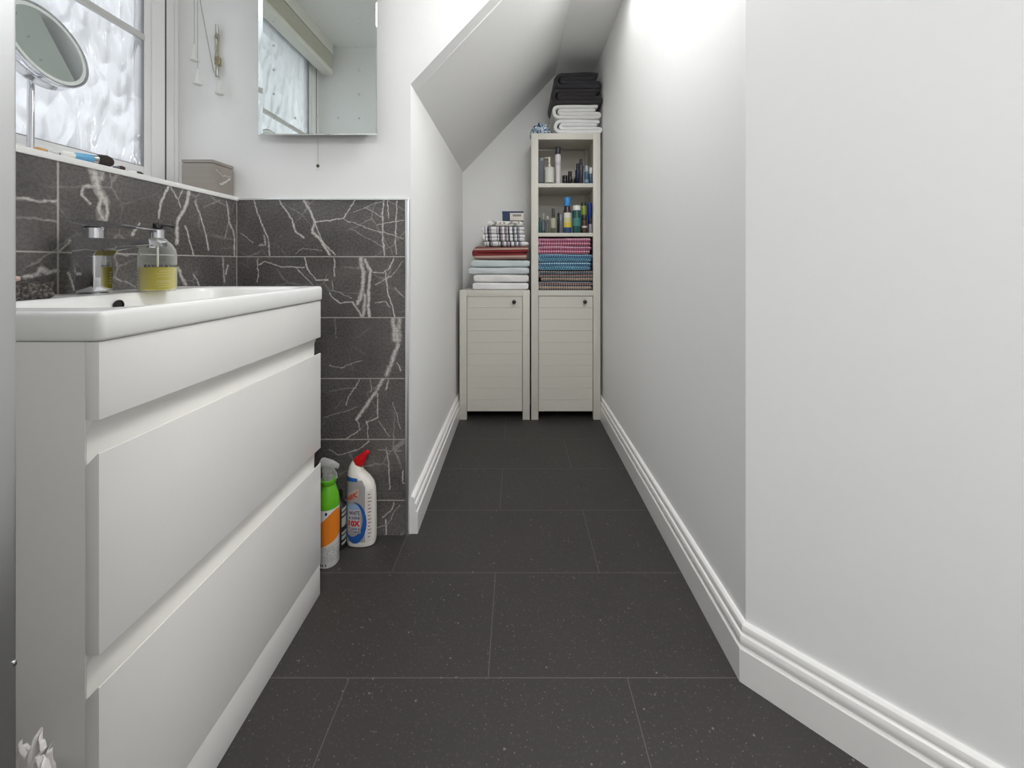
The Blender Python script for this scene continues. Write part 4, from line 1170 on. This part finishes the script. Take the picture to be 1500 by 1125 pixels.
loft(bm, [(529.6, 671.0, 4.9, .009, 36), (533.6, 667.0, 4.2, .008, 34), (536.2, 664.4, 2.8, .005, 34)], 28, 2)
sub(mk('cap', bm, simple('red_cap', (204, 22, 32), .3), tc), tc)
def surf(px, py, off=.0006):
    """front surface of the bottle at picture-plane position"""
    for (a, b_) in zip(SEC[:-1], SEC[1:]):
        if a[1] >= py >= b_[1]:
            f = (a[1] - py) / max(1e-6, a[1] - b_[1]); cx_ = a[0] + (b_[0] - a[0]) * f; hw = a[2] + (b_[2] - a[2]) * f; hd = a[3] + (b_[3] - a[3]) * f
            break
    else: cx_, hw, hd = SEC[0][0], SEC[0][2], SEC[0][3]
    q = min(.995, abs(px - cx_) / hw)
    return (kx(px), CYB - hd * (1 - q ** 2.6) ** (1 / 2.6) - off, H - (py - VY) / KP)
def patch(name, mat, keep, x0=506, x1=548, y0=690, y1=800, off=.0006, nu=84, nv=200):
    bm = B(); grid_patch(bm, x0, x1, y1, y0, nu, nv, lambda u, v: surf(u, v, off), keep)
    return sub(mk(name, bm, mat, tc), tc)
def ell(u, v, cx_, cy_, rx, ry): return ((u - cx_) / rx) ** 2 + ((v - cy_) / ry) ** 2 < 1
lab_grey = simple('silver_label', (168, 164, 164), .35)
lab_blue = simple('blue_label', (38, 92, 168), .4); lab_lblue = simple('light_blue_label', (150, 184, 216), .4)
patch('front_label', lab_grey, lambda u, v: 508.3 < u < 536.5 - max(0, (712 - v)) * .5 and 702 < v < 791 and not (v > 784 and u < 510))
patch('shoulder_band', lab_blue, lambda u, v: 508 < u < 525 and 697 + (u - 508) * .15 < v < 704, off=.0009)
patch('blue_swirl', lab_blue, lambda u, v: (ell(u, v, 521.5, 763, 17, 30) and not ell(u, v, 517.5, 758, 15.5, 25) and u < 539), off=.0011)
patch('blue_swirl', lab_lblue, lambda u, v: ell(u, v, 519, 741, 12, 5.5) or ell(u, v, 519, 786, 8, 3), off=.0008)
patch('text_panel', simple('pale_panel', (206, 202, 206), .4), lambda u, v: 511.6 < u < 530.2 and 744 < v < 778, off=.0014)
patch('side_label', simple('off_white_label', (222, 218, 214), .4), lambda u, v: 538.2 < u < 546.2 and 717 + (542 - u) * .6 < v < 791, off=.0006)
patch('logo_band', simple('warm_silver_band', (196, 176, 164), .4), lambda u, v: 508.5 < u < 527.5 and abs(v - (728 - (u - 508) * .5)) < 6.0, off=.0013)
def btext(s, px, py, wpx, hpx, mat, off=.0019, slope=0.0, name='label_text', bold=.0):
    vs, fs = text_geo(s, 1.0, bold=bold)
    x0 = min(v[0] for v in vs); x1 = max(v[0] for v in vs); y0 = min(v[1] for v in vs); y1 = max(v[1] for v in vs)
    vv = [(px + (a - x0) / (x1 - x0) * wpx, py - (b_ - y0) / (y1 - y0) * hpx - (a - x0) / (x1 - x0) * wpx * slope) for a, b_ in vs]
    bm = B(); add_flat(bm, vv, fs, lambda u, v: surf(u, v, off)); return sub(mk(name, bm, mat, tc, smooth=False), tc)
navy = simple('navy_print', (38, 42, 84), .5); redp = simple('red_print', (208, 34, 34), .45)
btext('HARPIC', 509.5, 733, 16, 8, simple('orange_red_print', (212, 52, 36), .45), slope=.5, bold=.035)
btext('WHITE', 512.8, 751.5, 16.5, 6, navy, bold=.02)
btext('& SHINE', 512.5, 757.8, 17, 4.6, navy, bold=.02)
btext('10X', 512.2, 768, 17.5, 9, redp, bold=.05)
btext('CLEAN &', 512.6, 773.2, 16.8, 3.8, navy, bold=.02)
btext('HYGIENE', 512.6, 777.4, 16.8, 3.2, navy, bold=.02)
bm = B()
for k in range(13):
    yv = 722 + k * 5.1
    grid_patch(bm, 540.2, 544.4 if k % 3 else 543.2, yv + 1.4, yv, 3, 2, lambda u, v: surf(u, v, .0012))
sub(mk('side_print', bm, simple('rose_grey_print', (150, 112, 116), .5), tc), tc)

# spray bottle, partly behind the vanity
sp = thing('trigger_spray_bottle', 'green and white spray bottle with clear trigger, half hidden by the vanity', 'bottle', (-.5685, 1.215, 0))
R2 = .031
bm = B(); lathe(bm, [(0, .0005), (R2 - .002, .0005), (R2, .004), (R2, .180), (0, .180)], 40); mk('bottle_body', bm, simple('white_bottle_plastic', (226, 226, 224), .3), sp)
bm = B(); lathe(bm, [(R2 + .0004, .172), (R2 + .0004, .182), (R2 * .93, .205), (R2 * .74, .225), (R2 * .62, .236), (R2 * .66, .2385), (R2 * .74, .243), (R2 * .74, .251), (0, .251)], 40); mk('shoulder', bm, simple('bright_green_plastic', (98, 178, 36), .35), sp)
def spc(a, zv, o=.0005): return ((R2 + o) * math.cos(a), (R2 + o) * math.sin(a), zv)
fa = math.atan2(-1.215, .5685)
bm = B(); grid_patch(bm, fa - 1.7, fa + 1.7, .055, .172, 60, 60, spc, lambda a, v: (.072 + .012 * (a - fa)) < v < (.150 + .018 * math.sin((a - fa) * 1.6 + .3)))
mk('orange_band', bm, simple('orange_label', (226, 128, 34), .4), sp)
bm = B(); grid_patch(bm, fa - .35, fa - .05, .157, .167, 6, 6, spc, lambda a, v: ell(a, v, fa - .2, .162, .12, .0045)); mk('dark_emblem', bm, simple('navy_print', (38, 42, 84), .5), sp)
bm = B()
rr = random.Random(3)
for k in range(9):
    zz = .062 - k * .0052; a = fa - .9
    while a < fa + 1.3:
        w_ = rr.uniform(.08, .3)
        if rr.random() < .75: grid_patch(bm, a, a + w_, zz, zz + .0012, 2, 1, spc)
        a += w_ + .08
mk('small_print', bm, simple('grey_fine_print', (130, 128, 130), .5), sp)
bm = B(); grid_patch(bm, fa - 1.2, fa - .1, .008, .0155, 12, 1, spc, lambda a, v: int(a * 9) % 2 == 0); mk('bottom_print', bm, simple('dark_print', (26, 22, 20), .6), sp)
bm = B()
lathe(bm, [(.0165, .251), (.0165, .266), (.013, .272), (.012, .284), (0, .284)], 24)
box(bm, -.016, .016, -.012, .012, .270, .300, .006, 3)
rod(bm, (-.022, .0, .302), (.032, -.004, .291), [(0, .011), (.1, .0135), (.6, .0125), (.85, .009), (.86, .0075), (1, .007)], 20)
mk('trigger_head', bm, M['clear_trigger'], sp)
bm = B(); tube(bm, [(.014, -.003, .285), (.024, -.004, .270), (.027, -.004, .255)], [.004, .0035, .003], 8); mk('trigger', bm, M['clear_trigger'], sp)

bb = thing('cleaner_bottle', 'black bottle with white marks between the spray bottle and the white cleaner', 'bottle', (-.5655, 1.280, 0))
R3 = .0235
bm = B(); lathe(bm, [(0, .0005), (R3 - .002, .0005), (R3, .003), (R3, .125), (R3 * .8, .140), (.010, .150), (.009, .160), (0, .160)], 32); mk('bottle_body', bm, simple('dark_green_black_plastic', (40, 40, 38), .35), bb)
bm = B(); lathe(bm, [(.0105, .160), (.0105, .178), (0, .178)], 20); mk('cap', bm, M['black'], bb)
bm = B(); fb = math.atan2(-1.28, .5655)
for k, (za, zb) in enumerate(((.118, .128), (.104, .113), (.070, .098), (.046, .054), (.030, .041), (.014, .022))):
    grid_patch(bm, fb + .35, fb + 1.15, 0, 1, 6, 4, lambda a, v, za=za, zb=zb: ((R3 + .0005) * math.cos(a), (R3 + .0005) * math.sin(a), za + (zb - za) * v + (a - fb) * .006), None)
mk('white_marks', bm, simple('grey_white_print', (158, 164, 158), .5), bb)

# ---------------------------------------------------------------- waste bin with crumpled tissue, lower left
wb = thing('waste_bin', 'small white waste bin against the near side of the vanity unit', 'bin', (-.575, .44, 0))
bm = B(); lathe(bm, [(.0, .0), (.050, .0), (.053, .004), (.060, .250), (.063, .253), (.060, .2535), (.056, .250), (.048, .008), (0, .008)], 36); mk('bucket', bm, M['white_pl'], wb)
bm = B()
def leaf(bm, pts, w, ph):
    # crumpled sheet: centre line pts, half width w along it, folded across
    P = dense3(pts, 14); n = len(P) - 1; F_ = []; K_ = []
    for i, c in enumerate(P):
        t = i / n; ax = (P[min(i + 1, n)] - P[max(i - 1, 0)]).normalized(); side = ax.cross(Vector((.25, -1, .15))).normalized(); nn = side.cross(ax).normalized()
        ww = w * (1 - .75 * t ** 1.8) * (1 + .10 * math.sin(9 * t + ph)); r1 = []; r2 = []
        for k in range(21):
            q = -1 + .1 * k
            p = c + side * ww * q + nn * (.0055 * math.cos(q * 6 + ph + t * 2) * (1 - .4 * t) + .004 * noise.noise((c + side * q * ww) * 70))
            p += ax * (.006 * (1 - abs(q)) * t * 2)
            r1.append(bm.verts.new(p)); r2.append(bm.verts.new(p + nn * .0012))
        F_.append(r1); K_.append(r2)
    for i in range(n):
        for k in range(20):
            bm.faces.new([F_[i][k], F_[i + 1][k], F_[i + 1][k + 1], F_[i][k + 1]]); bm.faces.new([K_[i][k + 1], K_[i + 1][k + 1], K_[i + 1][k], K_[i][k]])
        bm.faces.new([F_[i][0], K_[i][0], K_[i + 1][0], F_[i + 1][0]]); bm.faces.new([F_[i][20], F_[i + 1][20], K_[i + 1][20], K_[i][20]])
    bm.faces.new(F_[n] + K_[n][::-1]); bm.faces.new(F_[0][::-1] + K_[0])
def dense3(pts, n):
    pts = [Vector(p) for p in pts]; out = []
    for i in range(n + 1):
        t = i / n * (len(pts) - 1); k = min(int(t), len(pts) - 2); out.append(pts[k].lerp(pts[k + 1], t - k))
    return out
TY = .43
def tp(px, py, Y=TY): return (PX(px, Y), Y, PZ(py, Y))
leaf(bm, [tp(52, 1200, .435), tp(50, 1140, .435), tp(53, 1112, .435), tp(56, 1086, .437)], .016, .3)
leaf(bm, [tp(56, 1200, .425), tp(58, 1140, .425), tp(61, 1118, .425), tp(71, 1098, .425)], .014, 1.9)
leaf(bm, [tp(38, 1200, .44), tp(36, 1150, .44), tp(35, 1120, .44), tp(33, 1098, .44)], .015, 2.7)
leaf(bm, [tp(62, 1210, .41), tp(64, 1170, .41), tp(63, 1140, .41), tp(60, 1118, .41)], .012, 4.1)
tag(mk('crumpled_tissue', bm, simple('white_tissue', (236, 232, 230), .9, bump=.3, bscale=90), angle=80), 'crumpled white tissue poking out at the bottom left corner, beside the vanity side', 'tissue')

# ---------------------------------------------------------------- added fill lights, all out of view (above and behind the viewpoint)
def fill_disc(name, label, x, y, power, size, color=(1, .97, .93)):
    t = thing(name, label, 'ceiling light', (x, y, CZ))
    bm = B(); lathe(bm, [(size / 2 + .02, 0), (size / 2 + .02, -.02), (size / 2, -.03), (size / 2 - .004, -.022), (size / 2 - .004, 0)], 40, cap=False); mk('rim', bm, M['white_pl'], t)
    ld = bpy.data.lights.new(name + '_lamp', 'AREA'); ld.shape = 'DISK'; ld.size = size; ld.energy = power; ld.color = color
    lo = bpy.data.objects.new(name + '_lamp', ld); COL.objects.link(lo); lo.location = (x, y, CZ - .032)
    return t
fill_disc('added_fill_light', 'added round fill light on the ceiling just before the alcove, out of view', .22, 1.02, 9.6, .52, (1, 1, 1))  # added fill for the corridor wall, no known fitting
fill_disc('added_fill_light', 'added small round fill light on the alcove ceiling, out of view', .372, 1.62, 1.0, .18, (1, 1, 1))  # added fill to brighten the alcove and its cabinets
fill_disc('added_fill_light', 'added round fill light on the hall ceiling behind the viewpoint', .35, -.85, 25.0, .42, (1, 1, 1))  # added fill from behind the camera, unseen

# daylight: a pale view low down outside, bright overcast sky higher up
w = bpy.data.worlds.new('overcast_sky'); scene.world = w; w.use_nodes = True
wt = w.node_tree; bg = wt.nodes['Background']
tc_ = wt.nodes.new('ShaderNodeTexCoord'); sx_ = wt.nodes.new('ShaderNodeSeparateXYZ'); mr = wt.nodes.new('ShaderNodeMapRange')
wt.links.new(tc_.outputs['Generated'], sx_.inputs[0]); wt.links.new(sx_.outputs['Z'], mr.inputs['Value'])
mr.interpolation_type = 'SMOOTHSTEP'
SKY_LOW, SKY_HIGH = 0.62, 4.5
mr.inputs['From Min'].default_value = .41; mr.inputs['From Max'].default_value = .52
mr.inputs['To Min'].default_value = SKY_LOW; mr.inputs['To Max'].default_value = SKY_HIGH
wt.links.new(mr.outputs['Result'], bg.inputs['Strength'])
bg.inputs[0].default_value = (0.94, 0.965, 1.0, 1)
pl = bpy.data.lights.new('window_portal', 'AREA'); pl.shape = 'RECTANGLE'; pl.size = .97; pl.size_y = .86; pl.cycles.is_portal = True
po = bpy.data.objects.new('window_portal', pl); COL.objects.link(po); po.location = (XW - .045, .81, 1.60); po.rotation_euler = (0, -PI / 2, 0)

# ---------------------------------------------------------------- camera
cam = bpy.data.cameras.new('camera'); co = bpy.data.objects.new('camera', cam); COL.objects.link(co)
co.location = (0, 0, H); co.rotation_euler = (PI / 2, 0, 0)
cam.sensor_width = 36.0; cam.sensor_fit = 'HORIZONTAL'; cam.lens = F / 1500 * 36
cam.shift_x = (750 - VX) / 1500; cam.shift_y = -(562.5 - VY) / 1500
cam.clip_start = .01; cam.clip_end = 50
scene.camera = co
vs_ = scene.view_settings
scene.display_settings.display_device = 'sRGB'
vs_.view_transform = 'Standard'; vs_.look = 'None'; vs_.exposure = 0.05; vs_.gamma = 1.0; vs_.use_curve_mapping = False
scene.cycles.max_bounces = 10; scene.cycles.diffuse_bounces = 8; scene.cycles.transparent_max_bounces = 12
scene.cycles.caustics_reflective = False; scene.cycles.caustics_refractive = False
